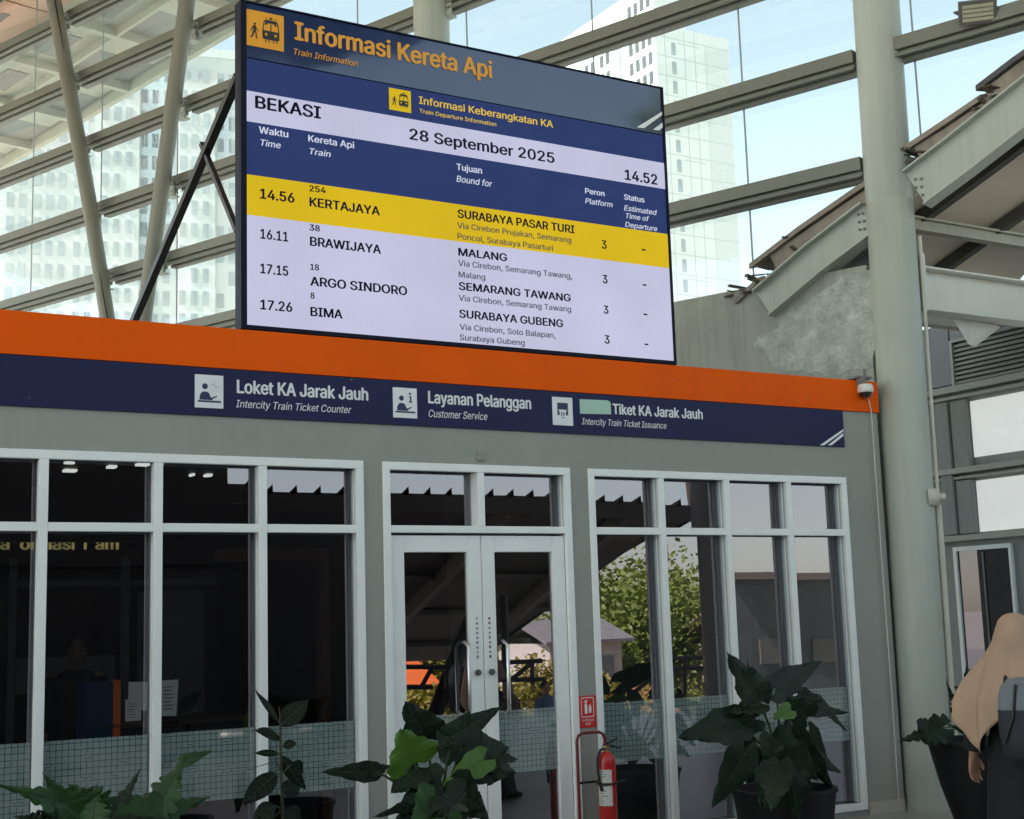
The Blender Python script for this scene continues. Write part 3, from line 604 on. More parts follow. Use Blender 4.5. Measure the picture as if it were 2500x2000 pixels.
for k, lab in ((1, 'left leaning steel tube of the V pair in front of the white apartment block'), (2, 'right leaning steel tube of the V pair, the one nearer the departure board')):
    t_ = empty('steel_tube_strut', cw(10.506, -0.25, 4.09), 0, lab, 'column', 'leaning tubes of the glazed wall')
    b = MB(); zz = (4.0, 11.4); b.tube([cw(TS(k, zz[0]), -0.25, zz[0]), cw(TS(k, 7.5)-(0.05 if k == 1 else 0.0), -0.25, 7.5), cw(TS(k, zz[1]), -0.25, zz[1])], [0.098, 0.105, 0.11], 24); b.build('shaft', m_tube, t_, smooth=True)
    b = MB(); o2 = -0.37 if k == 1 else -0.36
    pts = [cw(TS(k, z)-(0.105 if k == 1 else -0.02), -0.31 + rnd.uniform(-0.01, 0.01), z) for z in (4.2, 5.2, 6.2, 7.1, 8.1, 9.0, 10.2, 11.2)]
    if k == 1: b.tube(pts, 0.011, 6); b.build('cable', m_black, t_)
    else: b.bm.free()
    b = MB()
    for z in LEV:                                             # lugs that hold the rails
        b.bar(cw(TS(k, z-0.1), -0.16, z-0.08), cw(TS(k, z-0.1), -0.03, z-0.08), 0.10, 0.02)
    b.build('lug', m_steel, t_)
# concrete wall under the glass
b = MB(); b.prism([cw(0.23, 0.02, 0), cw(6.2, 0.02, 0), cw(6.2, 0.02, 4.655), cw(0.23, 0.02, 4.655)], NV*0.22)
cwall = tag(b.build('concrete_wall', m_concrete, loc=cw(3, 0.1, 0)), 'bare streaked concrete wall behind the right end of the orange band, below the glass', 'wall')
b = MB(); rp = [(1640, 690), (1650, 660), (1690, 640), (1760, 590), (1800, 575), (1834, 572), (1840, 640), (1843, 770), (1815, 778), (1760, 790), (1700, 788), (1650, 780), (1612, 762), (1590, 735), (1594, 712), (1612, 700)]
def onCW(u, v, off):
    d = ray(u, v); P0 = C0+NV*off; return CAM+d*((P0-CAM).dot(NV)/d.dot(NV))
pp = [onCW(u, v, 0.0195) for u, v in rp]
pts = []
for i in range(len(pp)):
    a, c = pp[i], pp[(i+1) % len(pp)]
    for t in range(7):
        q = a.lerp(c, t/7); j = 0.035*mnoise.noise(q*9)+0.02*mnoise.noise(q*23); pts.append(q + DV*j + Vector((0, 0, 0.05*mnoise.noise(q*8+Vector((3, 1, 2))))))
b.prism(pts, -NV*0.004)
b.build('plaster_patch', m_plaster, cwall)

# ------------------------------------------------------------------ vaulted canopy at the right
can = empty('vaulted_canopy', (9.6, -0.2, 4.2), 0, 'vaulted roof canopy on pale bolted steel ribs behind and right of the thick column', 'canopy')
CV = [(2.1, 3.98), (1.50, 4.46), (1.275, 4.63), (0.77, 4.92), (0.2, 5.205), (-0.22, 5.41), (-0.62, 5.61), (-0.96, 5.79), (-1.28, 5.96), (-1.8, 6.19), (-2.5, 6.47), (-3.4, 6.78), (-4.6, 7.08)]
def cvp(i): return CV[i]
def rib(i0, i1, off, dep, s0=None, s1=None, xs=0.0):
    pts = [Vector((s, z)) for s, z in CV[i0:i1]]
    if s0 is not None: pts[0] = Vector(s0)
    if s1 is not None: pts[-1] = Vector(s1)
    top, web, bot = [], [], []
    X = Vector((xs, 0, 0))
    for i, p in enumerate(pts):
        t = (pts[min(i+1, len(pts)-1)]-pts[max(i-1, 0)]).normalized(); nn = Vector((-t.y, t.x));  nn = nn if nn.y > 0 else -nn
        def rect(o0, o1, h0, h1): return [cw((p+nn*h).x, off+o, (p+nn*h).y)+X for o, h in ((o0, h0), (o1, h0), (o1, h1), (o0, h1))]
        top.append(rect(-0.09, 0.09, -0.016, 0)); web.append(rect(-0.008, 0.008, -dep+0.016, -0.016)); bot.append(rect(-0.09, 0.09, -dep, -dep+0.016))
    b = MB()
    for r_ in (top, web, bot): b.loft(r_)
    return b
r1 = rib(2, 5, 0.0, 0.31, s0=(1.32, 4.60), s1=(0.20, 5.205)).build('rib', m_steel, can)
r2 = rib(5, 13, 0.0, 0.38, s0=(-0.20, 5.40)).build('rib', m_steel, can)
def bolts(par, cells):
    b = MB()
    for u, v in cells:
        q = onCW(u, v, -0.008); b.tube([q, q-NV*0.014], 0.013, 8)
    b.build('bolt', mat('bolt_dark', (0.16, 0.17, 0.15), 0.5, metal=0.3), par)
bolts(r2, [(1928, 378), (1940, 377), (1929, 395), (1941, 394), (1931, 412), (1943, 411)])
bolts(r1, [(1808, 452), (1817, 450), (1809, 468), (1819, 466), (1811, 484), (1820, 482)])
# roof covering, in lapped lengths
def strip(i0, i1, lift0, lift1, x0, x1, name, mtl, saw=True, th=0.05):
    pts = [Vector(c) for c in CV[i0:i1]]; rows_t, rows_b = [], []
    nx = int((11.62-cw(pts[-1].x, 0, 0).x-x0)/0.09)
    for i, p in enumerate(pts):
        t = i/max(1, len(pts)-1); L = lift0+(lift1-lift0)*t
        rt_, rb_ = [], []
        for k in range(nx+1):
            h = 0.028 if (k % 4 in (1, 2)) and saw else 0
            q = cw(p.x+0.35*L, 0, p.y+L+h); q += Vector((x0+(11.62-q.x-x0)*k/nx, 0, 0)); rt_.append(q); rb_.append(q-Vector((0, 0, th)))
        rows_t.append(rt_); rows_b.append(rb_)
    b = MB(); b.sheet(rows_t); b.sheet(rows_b); b.sheet([rows_t[0], rows_b[0]]); b.sheet([rows_t[-1], rows_b[-1]])
    b.sheet([[r[0] for r in rows_t], [r[0] for r in rows_b]]); b.sheet([[r[-1] for r in rows_t], [r[-1] for r in rows_b]])
    return b.build(name, mtl, can)
strip(1, 3, 0.10, 0.08, -0.02, 9, 'roof_sheet', m_roofsheet)
strip(2, 6, 0.24, 0.13, -0.02, 9, 'roof_sheet', m_roofsheet)
strip(5, 8, 0.20, 0.13, -0.02, 9, 'roof_sheet', m_roofsheet)
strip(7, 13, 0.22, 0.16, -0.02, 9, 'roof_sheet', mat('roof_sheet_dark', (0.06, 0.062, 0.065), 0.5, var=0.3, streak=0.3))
def closure(i0, i1, h0, h1, cut=0.0):                            # plate that shuts the gap between rib and sheet, ragged at its lower end
    pts = [Vector(c) for c in CV[i0:i1]]; pts[0] = pts[0].lerp(pts[1], cut); lo_, hi_ = [], []
    for i, p in enumerate(pts):
        t = i/(len(pts)-1); L = h0+(h1-h0)*t; lo_.append(cw(p.x, 0, p.y+0.004)+Vector((0.03, 0, 0))); hi_.append(cw(p.x+0.35*L, 0, p.y+L-0.052)+Vector((0.03, 0, 0)))
    b = MB(); b.sheet([lo_, hi_]); b.sheet([[p+Vector((0.02, 0, 0)) for p in lo_], [p+Vector((0.02, 0, 0)) for p in hi_]]); b.build('closure_plate', m_roofsheet, can)
closure(2, 6, 0.24, 0.13, 0.35); closure(5, 8, 0.20, 0.13, 0.3); closure(7, 13, 0.22, 0.16, 0.1)
rr_ = random.Random(3)
for s, z, n_ in ((1.275, 4.63, 7), (0.85, 4.88, 4), (-0.22, 5.41, 6), (-0.96, 5.79, 7), (1.50, 4.50, 5)):
    b = MB()
    for q in range(n_):
        h = rr_.uniform(0.03, 0.20); ds = rr_.uniform(-0.13, 0.12); x0 = rr_.uniform(-0.10, -0.02)
        p = cw(s+ds, 0, z+h-0.5*ds*0.2); b.bar(p+Vector((x0, 0, 0)), p+Vector((x0+rr_.uniform(0.10, 0.3), rr_.uniform(-0.05, 0.05), rr_.uniform(-0.06, 0.06))), rr_.uniform(0.012, 0.05), rr_.uniform(0.006, 0.03))
    b.build('lap_end', mat('lap_dark', (0.11, 0.095, 0.08), 0.7, var=0.3), can)

strip(1, 13, 0.055, 0.055, 0.10, 9, 'lining', m_roofunder, saw=False, th=0.02)
m_purl = mat('cream_purlin', (0.38, 0.36, 0.29), 0.55, var=0.08, streak=0.1)
for i in (2, 4, 7, 10):
    s, z = CV[i]
    for kk in range(1):
        b = MB(); p = cw(s, 0, z-0.09); x0 = 0.10
        b.bar(p+Vector((x0, 0, 0.035)), p+Vector((11.62-p.x, 0, 0.035)), 0.10, 0.02); b.bar(p+Vector((x0, 0, -0.02)), p+Vector((11.62-p.x, 0, -0.02)), 0.02, 0.09); b.bar(p+Vector((x0, 0, -0.075)), p+Vector((11.62-p.x, 0, -0.075)), 0.10, 0.02)
        b.build('purlin', m_purl, can)
    b = MB(); p = cw(s, 0, z+0.05); b.bar(p+Vector((0.0, 0, 0)), p+Vector((0.08, 0, 0)), 0.09, 0.10); b.build('purlin_end', m_roofsheet, can)
for xs in (0.75, 1.75):
    b = MB(); pts = [cw(s, 0, z-0.02)+Vector((xs, 0, 0)) for s, z in CV[1:]]
    for a, c in zip(pts, pts[1:]): b.bar(a, c, 0.11, 0.10)
    b.build('rafter', mat('dark_rafter', (0.055, 0.052, 0.045), 0.7), can)
# tie beam from the column
m_cleat = 0
tie = MB(); ty = -0.10; zt0, zt1 = 4.205, 4.60
tie.box(9.20, 11.695, ty-0.006, ty+0.006, zt0+0.02, zt1-0.02); tie.box(9.20, 11.695, ty-0.10, ty+0.10, zt1-0.02, zt1); tie.box(9.20, 11.695, ty-0.10, ty+0.10, zt0, zt0+0.02); tie.box(9.17, 9.20, ty-0.13, ty+0.13, zt0-0.02, zt1+0.10)
tb = tie.build('tie_beam', mat('lit_pale_steel', (0.62, 0.61, 0.55), 0.45, var=0.05, streak=0.08), can, bevel=0.003)  # paler than the other steel, to carry strong light from the right
b = MB()
for i in range(4): b.tube([(9.24, ty-0.03, 4.26+0.085*i), (9.24, ty-0.006, 4.26+0.085*i)], 0.014, 8)
b.build('bolt', mat('bolt_dark', (0.16, 0.17, 0.15), 0.5), tb)
b = MB(); b.prism([atY(u, v, -0.02) for u, v in ((2006, 671), (2094, 684), (2040, 726))], (0.14, 0.05, 0)); b.build('gusset', mat('lit_pale_steel', (0.62, 0.61, 0.55)), tb)

# floodlight on the rail right of the column
fl = onCW(2058, 25, -0.12); flood = empty('floodlight', fl, 0, 'grey rectangular floodlight clamped to the glazed wall rail, upper right', 'floodlight')
b = MB(); fa = (DV*-0.35+NV*-0.75+Vector((0, 0, -0.55))).normalized(); fs = Vector((0, 0, 1)).cross(fa).normalized(); fu = fa.cross(fs)
b.obox(fl, fs, fu, fa, 0.155, 0.10, 0.025); b.obox(fl-fa*0.04, fs, fu, fa, 0.10, 0.07, 0.02); b.build('housing', mat('floodlight_grey', (0.13, 0.13, 0.115), 0.5, metal=0.3), flood, bevel=0.006)
b = MB()
for k in range(4): b.obox(fl+fa*0.027+fu*(0.055-0.037*k), fs, fu, fa, 0.125, 0.014, 0.003)
b.build('lens', mat('floodlight_lens', (0.42, 0.41, 0.30), 0.25), flood)
b = MB(); b.tube([fl-fs*0.16, fl-fs*0.18-fa*0.08, fl-fa*0.10, fl+fs*0.18-fa*0.08, fl+fs*0.16], 0.012, 8); b.tube([fl-fa*0.10, fl-fa*0.10+NV*0.09], 0.02, 8); b.build('mounting_arm', mat('floodlight_grey', (0.13, 0.13, 0.115), 0.5), flood)

# ------------------------------------------------------------------ main roof overhead (its soffit shows top left)
roof = empty('concourse_roof', (0, 4, 11.5), 0, 'high concourse roof whose pink panelled soffit and pale green eaves show top left', 'roof')
E0, E1 = Vector((5.68, 19.6, 0)), Vector((10.72, -2.0, 0))
ed = (E1-E0).normalized(); en = Vector((ed.y, -ed.x, 0)); en = en if en.x > 0 else -en        # outwards
m_soff = mat('soffit_green', (0.46, 0.48, 0.38), 0.7, var=0.05, scale=0.6); m_pink = mat('soffit_pink', (0.74, 0.45, 0.31), 0.7, var=0.06, scale=0.6); m_soffd = mat('soffit_grey', (0.22, 0.25, 0.22), 0.7, var=0.08)
Z0 = 11.5
edge_out = [E0-ed*4.5, E1+ed*0]
b = MB(); poly_r = [Vector((-17, 24, 0)), E0-ed*4.5, E1, Vector((12.2, -9.5, 0)), Vector((9.6, -13.4, 0)), Vector((6.0, -14.8, 0)), Vector((-17, -15, 0))]
b.prism([p+Vector((0, 0, Z0+0.12)) for p in poly_r], (0, 0, 0.5)); b.build('deck', mat('deck_underside', (0.72, 0.71, 0.64), 0.8), roof)
b = MB(); b.prism([Vector((-17, -10.2, Z0+0.02)), Vector((11.4, -10.2, Z0+0.02)), Vector((9.5, -13.35, Z0+0.02)), Vector((6.0, -14.75, Z0+0.02)), Vector((-17, -14.95, Z0+0.02))], (0, 0, 0.09)); b.build('added_dark_soffit', mat('added_soffit_dark', (0.03, 0.032, 0.036), 0.7), roof)  # unseen dark panel, added so the board header mirrors dark at its left
# eaves strip: alternating panels between cross ribs, with a light edge flange
Ls = 34.0
for i in range(11):
    a = E0-ed*4.0+ed*(i*2.0); 
    b = MB()
    def quad(t0, t1, w0, w1, z, th): b.prism([a+ed*t0-en*w0+Vector((0, 0, z)), a+ed*t1-en*w0+Vector((0, 0, z)), a+ed*t1-en*w1+Vector((0, 0, z)), a+ed*t0-en*w1+Vector((0, 0, z))], (0, 0, th))
    quad(0.06, 1.1, 0.15, 1.35, Z0+0.02, 0.06); b.build('soffit_panel', m_soffd, roof)
    b = MB(); quad(1.1, 1.94, 0.15, 1.35, Z0+0.02, 0.06); quad(0.06, 1.94, 1.35, 2.35, Z0+0.02, 0.06); b.build('soffit_panel', m_soff, roof)
    b = MB(); quad(0.35, 1.35, 1.62, 2.0, Z0+0.005, 0.02); b.build('vent_grille', m_soffd, roof)
    b = MB(); quad(-0.06, 0.06, 0.0, 2.4, Z0-0.13, 0.22); b.build('cross_rib', m_soff, roof)
    for j in range(5):
        b = MB(); quad(0.03, 1.97, 2.45+j*1.25, 3.60+j*1.25, Z0-0.03, 0.06); b.build('soffit_panel', m_pink, roof)
        b = MB(); quad(0.25, 1.55, 2.95+j*1.25, 3.08+j*1.25, Z0-0.036, 0.02); b.build('slot_grille', m_black, roof)
b = MB()
for w0, zc, hh, ww in ((0.0, Z0-0.02, 0.24, 0.10), (1.35, Z0-0.04, 0.16, 0.06), (2.4, Z0-0.09, 0.26, 0.14)):
    b.bar(E0-ed*4.5-en*w0+Vector((0, 0, zc)), E1-en*w0+Vector((0, 0, zc)), ww, hh)
b.build('edge_beam', m_soff, roof)
b = MB()
for j in range(4): b.bar(E0-ed*4.5-en*(3.65+j*2.5)+Vector((0, 0, Z0-0.2)), E1-en*(3.65+j*2.5)+Vector((0, 0, Z0-0.2)), 0.24, 0.30)
b.build('soffit_beam', mat('dark_soffit_beam', (0.05, 0.048, 0.042), 0.6), roof)

# ------------------------------------------------------------------ grey station block beyond the column
XB = 11.7
blk = empty('station_block', (XB+1.5, 2.5, 0), 0, 'grey station block with louvres and white windows right of the thick column', 'building')
m_blk = mat('block_grey', (0.30, 0.315, 0.31), 0.7, var=0.06, scale=1.5, streak=0.08); m_blk2 = mat('block_lilac', (0.26, 0.265, 0.30), 0.6, var=0.05); m_ledge = mat('block_ledge', (0.42, 0.43, 0.40), 0.6, var=0.06)
b = MB(); b.box(XB+0.06, XB+4, -3.5, 6.5, -0.3, 4.68); b.build('wall', m_blk, blk)
b = MB(); b.box(XB+0.02, XB+0.059, 1.80, 6.5, 4.02, 4.69); b.box(XB+0.02, XB+0.059, -3.5, 1.78, 4.50, 4.69); b.build('cladding', m_blk2, blk)
b = MB(); b.box(XB+0.0, XB+0.058, 1.745, 1.78, 3.99, 4.49); b.box(XB+0.0, XB+0.058, -3.5, 1.745, 4.465, 4.495)
lv = b.build('louvre', m_ledge, blk)
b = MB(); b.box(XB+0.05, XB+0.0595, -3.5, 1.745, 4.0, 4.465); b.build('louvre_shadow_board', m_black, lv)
b = MB()
for i in range(9): b.obox((XB+0.025, -0.88, 4.025+i*0.05), (0, 1, 0), Vector((0.7, 0, 0.71)), Vector((-0.71, 0, 0.7)), 2.62, 0.022, 0.004)
b.build('blade', m_ledge, lv)
for zc, h, d in ((3.955, 0.07, 0.10), (3.87, 0.035, 0.06), (3.075, 0.06, 0.10), (3.0, 0.03, 0.06), (2.36, 0.06, 0.08)):
    b = MB(); b.box(XB+0.055-d, XB+0.0585, -3.5, 6.5, zc-h/2, zc+h/2); b.build('ledge', m_ledge, blk, bevel=0.004)
b = MB(); b.box(XB-0.02, XB+0.058, 1.86, 2.02, 2.40, 3.83); b.box(XB-0.0, XB+0.058, 1.62, 1.84, 3.10, 3.83); b.box(XB-0.0, XB+0.058, 1.62, 1.84, 2.40, 2.97); b.build('pier', m_blk, blk, bevel=0.01)
m_glowwin = mat('white_glowing_window', (0.86, 0.87, 0.86), 0.25, var=0.05, scale=2.5, coat=0.4, emis=0.11)  # faint emission put in for daylight glowing through the panes
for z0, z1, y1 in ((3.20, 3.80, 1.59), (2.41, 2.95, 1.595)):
    b = MB(); b.box(XB+0.035, XB+0.0585, -3.4, y1, z0, z1); wn = b.build('window', m_glowwin, blk)
    b = MB()
    for yy in (-0.6, -1.9): b.box(XB+0.02, XB+0.034, yy-0.02, yy+0.02, z0, z1)
    b.build('mullion', m_ledge, wn)
b = MB(); b.box(XB+0.02, XB+0.0585, 1.205, 1.24, 0, 2.27); b.box(XB+0.02, XB+0.0585, 1.925, 1.97, 0, 2.27); b.box(XB+0.02, XB+0.0585, 1.24, 1.925, 2.225, 2.27); dfr2 = b.build('door_frame', m_white, blk)
m_dglass = glass_mat('door_glass', 0.05, (0.05, 0.06, 0.06))
b = MB(); b.face([(XB+0.045, 1.24, 0.02), (XB+0.045, 1.925, 0.02), (XB+0.045, 1.925, 2.225), (XB+0.045, 1.24, 2.225)]); b.build('pane', m_dglass, dfr2)
b = MB(); b.box(XB+0.03, XB+0.044, 1.575, 1.595, 0.02, 2.2); b.build('stile', mat('dark_stile', (0.10, 0.11, 0.11), 0.4), dfr2)
b = MB(); b.box(XB+0.052, XB+0.0585, 1.24, 1.925, 0.0, 2.225); b.build('dark_room_sheet', mat('door_dark', (0.02, 0.024, 0.024), 0.6), dfr2)  # dark sheet stands in for the unlit room behind the glass
b = MB(); p = atX(2000, 1045, XB); b.box(XB+0.045, XB+0.059, 1.66, 1.78, p.z-0.06, p.z+0.04); b.build('notice', mat('notice_grey', (0.42, 0.43, 0.40), 0.6), blk)

# ------------------------------------------------------------------ tower blocks beyond
m_tow = mat('tower_white', (0.56, 0.60, 0.59), 0.8, var=0.05, scale=0.05, streak=0.08); m_tow2 = mat('tower_pale_blue', (0.47, 0.55, 0.59), 0.8, var=0.05, scale=0.05)
m_apt = mat('apartment_white', (0.455, 0.50, 0.49), 0.8, var=0.05, scale=0.05, streak=0.08)
m_win = mat('tower_window', (0.28, 0.33, 0.34), 0.55, var=0.25, scale=0.12, spec=0.2); m_sill = mat('tower_band', (0.62, 0.65, 0.64), 0.8)
def tower_windows(parent, items, ux, nx, keep=96, wm=None):
    wm = wm or m_win
    """items = list of (origin, w, h); ux = along the face, nx = outwards"""
    big_, small = items[:keep], items[keep:]
    protos = {}
    for q, w_, h_ in big_:
        key = (round(w_, 2), round(h_, 2))
        if key not in protos:
            b = MB(); b.obox((0, 0, 0), ux, nx, (0, 0, 1), w_/2, 0.05, h_/2); b.obox(Vector((0, 0, -h_*0.12)), ux, nx, (0, 0, 1), w_/2+0.05, 0.075, 0.05); b.obox(Vector((0, 0, 0.05)), ux, nx, (0, 0, 1), 0.04, 0.07, h_/2+0.02)
            o = b.build('window', wm, parent); protos[key] = o
        else:
            o = protos[key].copy(); col.objects.link(o)
        o.parent = parent; o.matrix_parent_inverse = Matrix.Translation(-parent.location); o.location = q
    if small:
        b = MB()
        for q, w_, h_ in small: b.obox(q, ux, nx, (0, 0, 1), w_/2, 0.05, h_/2)
        tag(b.build('windows', wm, parent), kind='stuff')
# left: white apartment block, square to the view
DEP = 185.0
pc = atD(400, 400, DEP); vdir = Vector((pc.x-CAM.x, pc.y-CAM.y, 0)).normalized(); ux = Vector((vdir.y, -vdir.x, 0)); ux = (ux*math.cos(R(4))+vdir*math.sin(R(4))).normalized(); nx = Vector((ux.y, -ux.x, 0)); nx = nx if nx.dot(vdir) < 0 else -nx
ztop = atD(450, 97, DEP).z
orig = Vector((pc.x, pc.y, 0))
apt = empty('apartment_block', orig-nx*8+Vector((0, 0, -4.6)), 0, 'wide white apartment block with rows of small windows seen through the left glazing', 'building')
def ap(x, z, o=0.0): return orig+ux*x+nx*o+Vector((0, 0, z))
b = MB(); b.obox(ap(0, (ztop-4.6)/2, -8), ux, nx, (0, 0, 1), 34, 8, (ztop+4.6)/2)
for x0, x1 in ((-11.6, -6.6), (-1.5, 3.2), (9.0, 15)): b.obox(ap((x0+x1)/2, (ztop-9)/2, 0.5), ux, nx, (0, 0, 1), (x1-x0)/2, 0.5, (ztop-1)/2)
b.build('wall', m_apt, apt)
b = MB()
for x0, x1, z0, z1 in ((-6.3, -2.0, ztop-26, ztop-3), (-14.8, -12.2, ztop-52, ztop-36), (3.4, 5.4, ztop-14, ztop-3), (-16.5, -13, ztop-12, ztop-4), (3.5, 8.5, ztop-64, ztop-52)): b.obox(ap((x0+x1)/2, (z0+z1)/2, 0.05), ux, nx, (0, 0, 1), (x1-x0)/2, 0.06, (z1-z0)/2)
b.build('recess_shade', mat('apartment_recess_shade', (0.36, 0.44, 0.47), 0.8), apt)  # flat bluish panels put the shade of recesses into the colour
b = MB(); b.obox(ap(0, ztop+0.5, -7.8), ux, nx, (0, 0, 1), 34.2, 8.1, 0.6); b.build('parapet', m_apt, apt)
items = []
cols_ = [-22.5, -21, -19.2, -17.7, -16.2, -14.3, -12.8, -10.9, -9.4, -7.9, -5.9, -4.5, -3.0, -1.0, 0.5, 2.0, 4.0, 5.5, 7.0, 9.5, 11.0, 12.5]
for r_ in range(26):
    z = ztop-3.2-r_*3.06
    for i, x in enumerate(cols_):
        if rnd.random() < 0.06: continue
        jx = 0
        pro = any(a <= x+jx <= c for a, c in ((-11.6, -6.6), (-1.5, 3.2), (9.0, 15)))
        items.append((ap(x+jx, z, 1.03 if pro else 0.06), 0.85, 1.9))
items.sort(key=lambda t: abs((t[0]-orig).dot(ux)+6)*1.0+abs(t[0].z-50)*0.6)
tower_windows(apt, items, ux, nx)
# right: tall tower with a sunlit side
DT = 205.0
ct = atD(1392, 330, DT); ct.z = 0; Ux, Uy, Uz = Vector((1, 0, 0)), Vector((0, 1, 0)), Vector((0, 0, 1))
zt1_ = atD(1500, 60, DT+6).z
Lx = 20.0
for k in range(200):
    Lx = 8+k*0.1; q = ct+Ux*Lx+Vector((0, 0, 45)); d_ = q-CAM; 
    uu = (1250+FPX*d_.dot(RT)/d_.dot(FW))/K
    if uu > 1567: break
tow = empty('residential_tower', ct+Vector((Lx/2, 15, -4.6)), 0, 'tall slim white residential tower with a brilliantly sunlit left side, right of the board', 'building')
b = MB(); b.box(ct.x, ct.x+Lx, ct.y, ct.y+48, -4.6, zt1_); b.box(ct.x-0.01, ct.x+Lx*0.42, ct.y-0.01, ct.y+40, zt1_-1, zt1_+7.0)
b.box(ct.x-1.6, ct.x, ct.y+9, ct.y+20, -4.6, zt1_+3); b.box(ct.x-3.2, ct.x-1.6, ct.y+22, ct.y+34, -4.6, zt1_-1)
b.build('wall', m_tow, tow)
b = MB(); b.box(ct.x+1.0, ct.x+4, ct.y+4, ct.y+10, zt1_+7, zt1_+10); b.build('plant_room', m_tow2, tow)
b = MB(); b.box(ct.x+Lx*0.66, ct.x+Lx*0.66+0.15, ct.y-0.05, ct.y, -4.6, zt1_-2); b.box(ct.x+Lx*0.68, ct.x+Lx-0.2, ct.y-0.03, ct.y, -4.6, zt1_-2.2); b.build('pilaster', mat('tower_grey', (0.50, 0.54, 0.535), 0.8, streak=0.05), tow)
items = []
nf = int((zt1_+4)/3.05)
for f_ in range(nf):
    z = zt1_-3.6-f_*3.05
    items.append((Vector((ct.x+Lx*0.235, ct.y-0.02, z)), 0.75, 1.9))
tower_windows(tow, items, Ux, -Uy, keep=26)
items = []
for f_ in range(nf+2):
    z = zt1_+4.0-f_*3.05
    for j, y in enumerate((1.4, 3.0, 4.6, 6.2, 10.2, 11.8, 14.4, 16.0, 23.5, 25.2, 28, 29.7, 36, 38, 41)):
        xo = -1.62 if 9 < y < 20 else (-3.22 if 22 < y < 34 else -0.02)
        if (9 < y < 20 and z > zt1_+1) or (22 < y and z > zt1_-3): continue
        items.append((Vector((ct.x+xo, ct.y+y, z)), 0.95, 1.9))
tower_windows(tow, items, Uy, -Ux, keep=70, wm=mat('tower_window_dark', (0.055, 0.065, 0.07), 0.5, var=0.3, spec=0.2))
b = MB()
for f_ in range(nf): b.box(ct.x+0.1, ct.x+Lx-0.1, ct.y-0.06, ct.y-0.001, zt1_-2.0-f_*3.05, zt1_-1.90-f_*3.05)
for f_ in range(0, nf, 3): b.box(ct.x+Lx*0.30, ct.x+Lx*0.6, ct.y-0.05, ct.y-0.001, zt1_-2.6-f_*3.05, zt1_-2.5-f_*3.05)
for xx in (0.12, 0.38, 0.52): b.box(ct.x+Lx*xx, ct.x+Lx*xx+0.08, ct.y-0.045, ct.y-0.002, -4, zt1_-0.5)
b.build('floor_band', mat('tower_band_grey', (0.40, 0.44, 0.44), 0.8), tow)
# ------------------------------------------------------------------ fire extinguisher, its stand and sign
EY = -0.27
st = empty('extinguisher_stand', (5.5, EY+0.1, 0), 0, 'dark red tubular stand holding the fire extinguisher beside the glass doors', 'stand')
def eP(u, v, y=EY): return atY(u, v, y)
a0 = eP(1216, 1725, EY+0.14); a1 = eP(1214, 1545, EY+0.14); a3 = eP(1273, 1543, EY+0.14)
zt = a1.z; xl, xr = a1.x+0.0, a3.x
b = MB(); yy = EY+0.14
b.tube([(xl, yy, 0.02), (xl, yy, zt-0.05), (xl+0.015, yy, zt-0.015), (xl+0.05, yy, zt), (xr-0.05, yy, zt), (xr-0.015, yy, zt-0.015), (xr, yy, zt-0.05), (xr, yy, 0.02)], 0.011, 10); b.build('tube_frame', m_darkred, st, smooth=True)
b = MB(); zc = eP(1250, 1652, EY).z; zc2 = eP(1250, 1720, EY).z
for z_ in (zc, ): b.tube([(xl, yy, z_), (xr+0.03, yy, z_)], 0.009, 8)
ex = eP(1278, 1640, EY).x
b.loft([[(ex+(0.068+o)*math.cos(t), EY+(0.068+o)*math.sin(t), zc+dz) for o, dz in ((0.0, -0.008), (0.006, -0.008), (0.006, 0.008), (0.0, 0.008))] for t in [2*math.pi*k/28 for k in range(29)]], cap=False)
b.tube([(ex+0.07, EY, zc), (ex+0.135, EY-0.03, zc+0.01)], 0.006, 8); b.build('clamp_ring', m_black, st)
b = MB(); zs = eP(1250, 1722, EY).z; b.box(xl-0.03, xr+0.10, EY-0.10, yy+0.05, 0.13, 0.15); b.box(xl-0.03, xr+0.10, EY-0.10, yy+0.05, 0.0, 0.02); b.build('tray', m_darkred, st, bevel=0.004)
ext = empty('fire_extinguisher', (ex, EY, 0.15), 0, 'red fire extinguisher with a white label standing in its red tube stand', 'fire extinguisher')
zt_ = eP(1278, 1582, EY).z
r_ = 0.064; b = MB(); b.lathe([(r_*0.9, 0.15), (r_, 0.165), (r_, zt_-0.07), (r_*0.93, zt_-0.045), (r_*0.72, zt_-0.018), (r_*0.42, zt_-0.004), (0.022, zt_)], (ex, EY, 0), 32); b.build('cylinder', m_red, ext, smooth=True)
b = MB(); b.lathe([(0.021, zt_-0.001), (0.021, zt_+0.018), (0.026, zt_+0.02), (0.026, zt_+0.04), (0.014, zt_+0.045)], (ex, EY, 0), 16); b.build('valve', mat('brass', (0.42, 0.33, 0.14), 0.35, metal=0.9), ext, smooth=True)
b = MB(); b.tube([(ex-0.02, EY, zt_+0.04), (ex+0.03, EY-0.01, zt_+0.062), (ex+0.09, EY-0.02, zt_+0.085)], [0.010, 0.008, 0.006], 8); b.tube([(ex-0.02, EY, zt_+0.035), (ex+0.05, EY-0.01, zt_+0.036), (ex+0.11, EY-0.02, zt_+0.015)], [0.009, 0.007, 0.006], 8); b.build('squeeze_handle', m_black, ext, smooth=True)
b = MB(); b.tube([(ex-0.015, EY-0.01, zt_+0.022), (ex-0.06, EY-0.02, zt_+0.015), (ex-0.085, EY-0.02, zt_-0.04), (ex-0.088, EY-0.02, zt_-0.11), (ex-0.078, EY-0.02, zt_-0.19), (ex-0.066, EY-0.03, zt_-0.26)], [0.009]*5+[0.012], 10); b.build('hose', m_rubber, ext, smooth=True)
za, zb_ = eP(1278, 1619, EY).z, eP(1278, 1695, EY).z
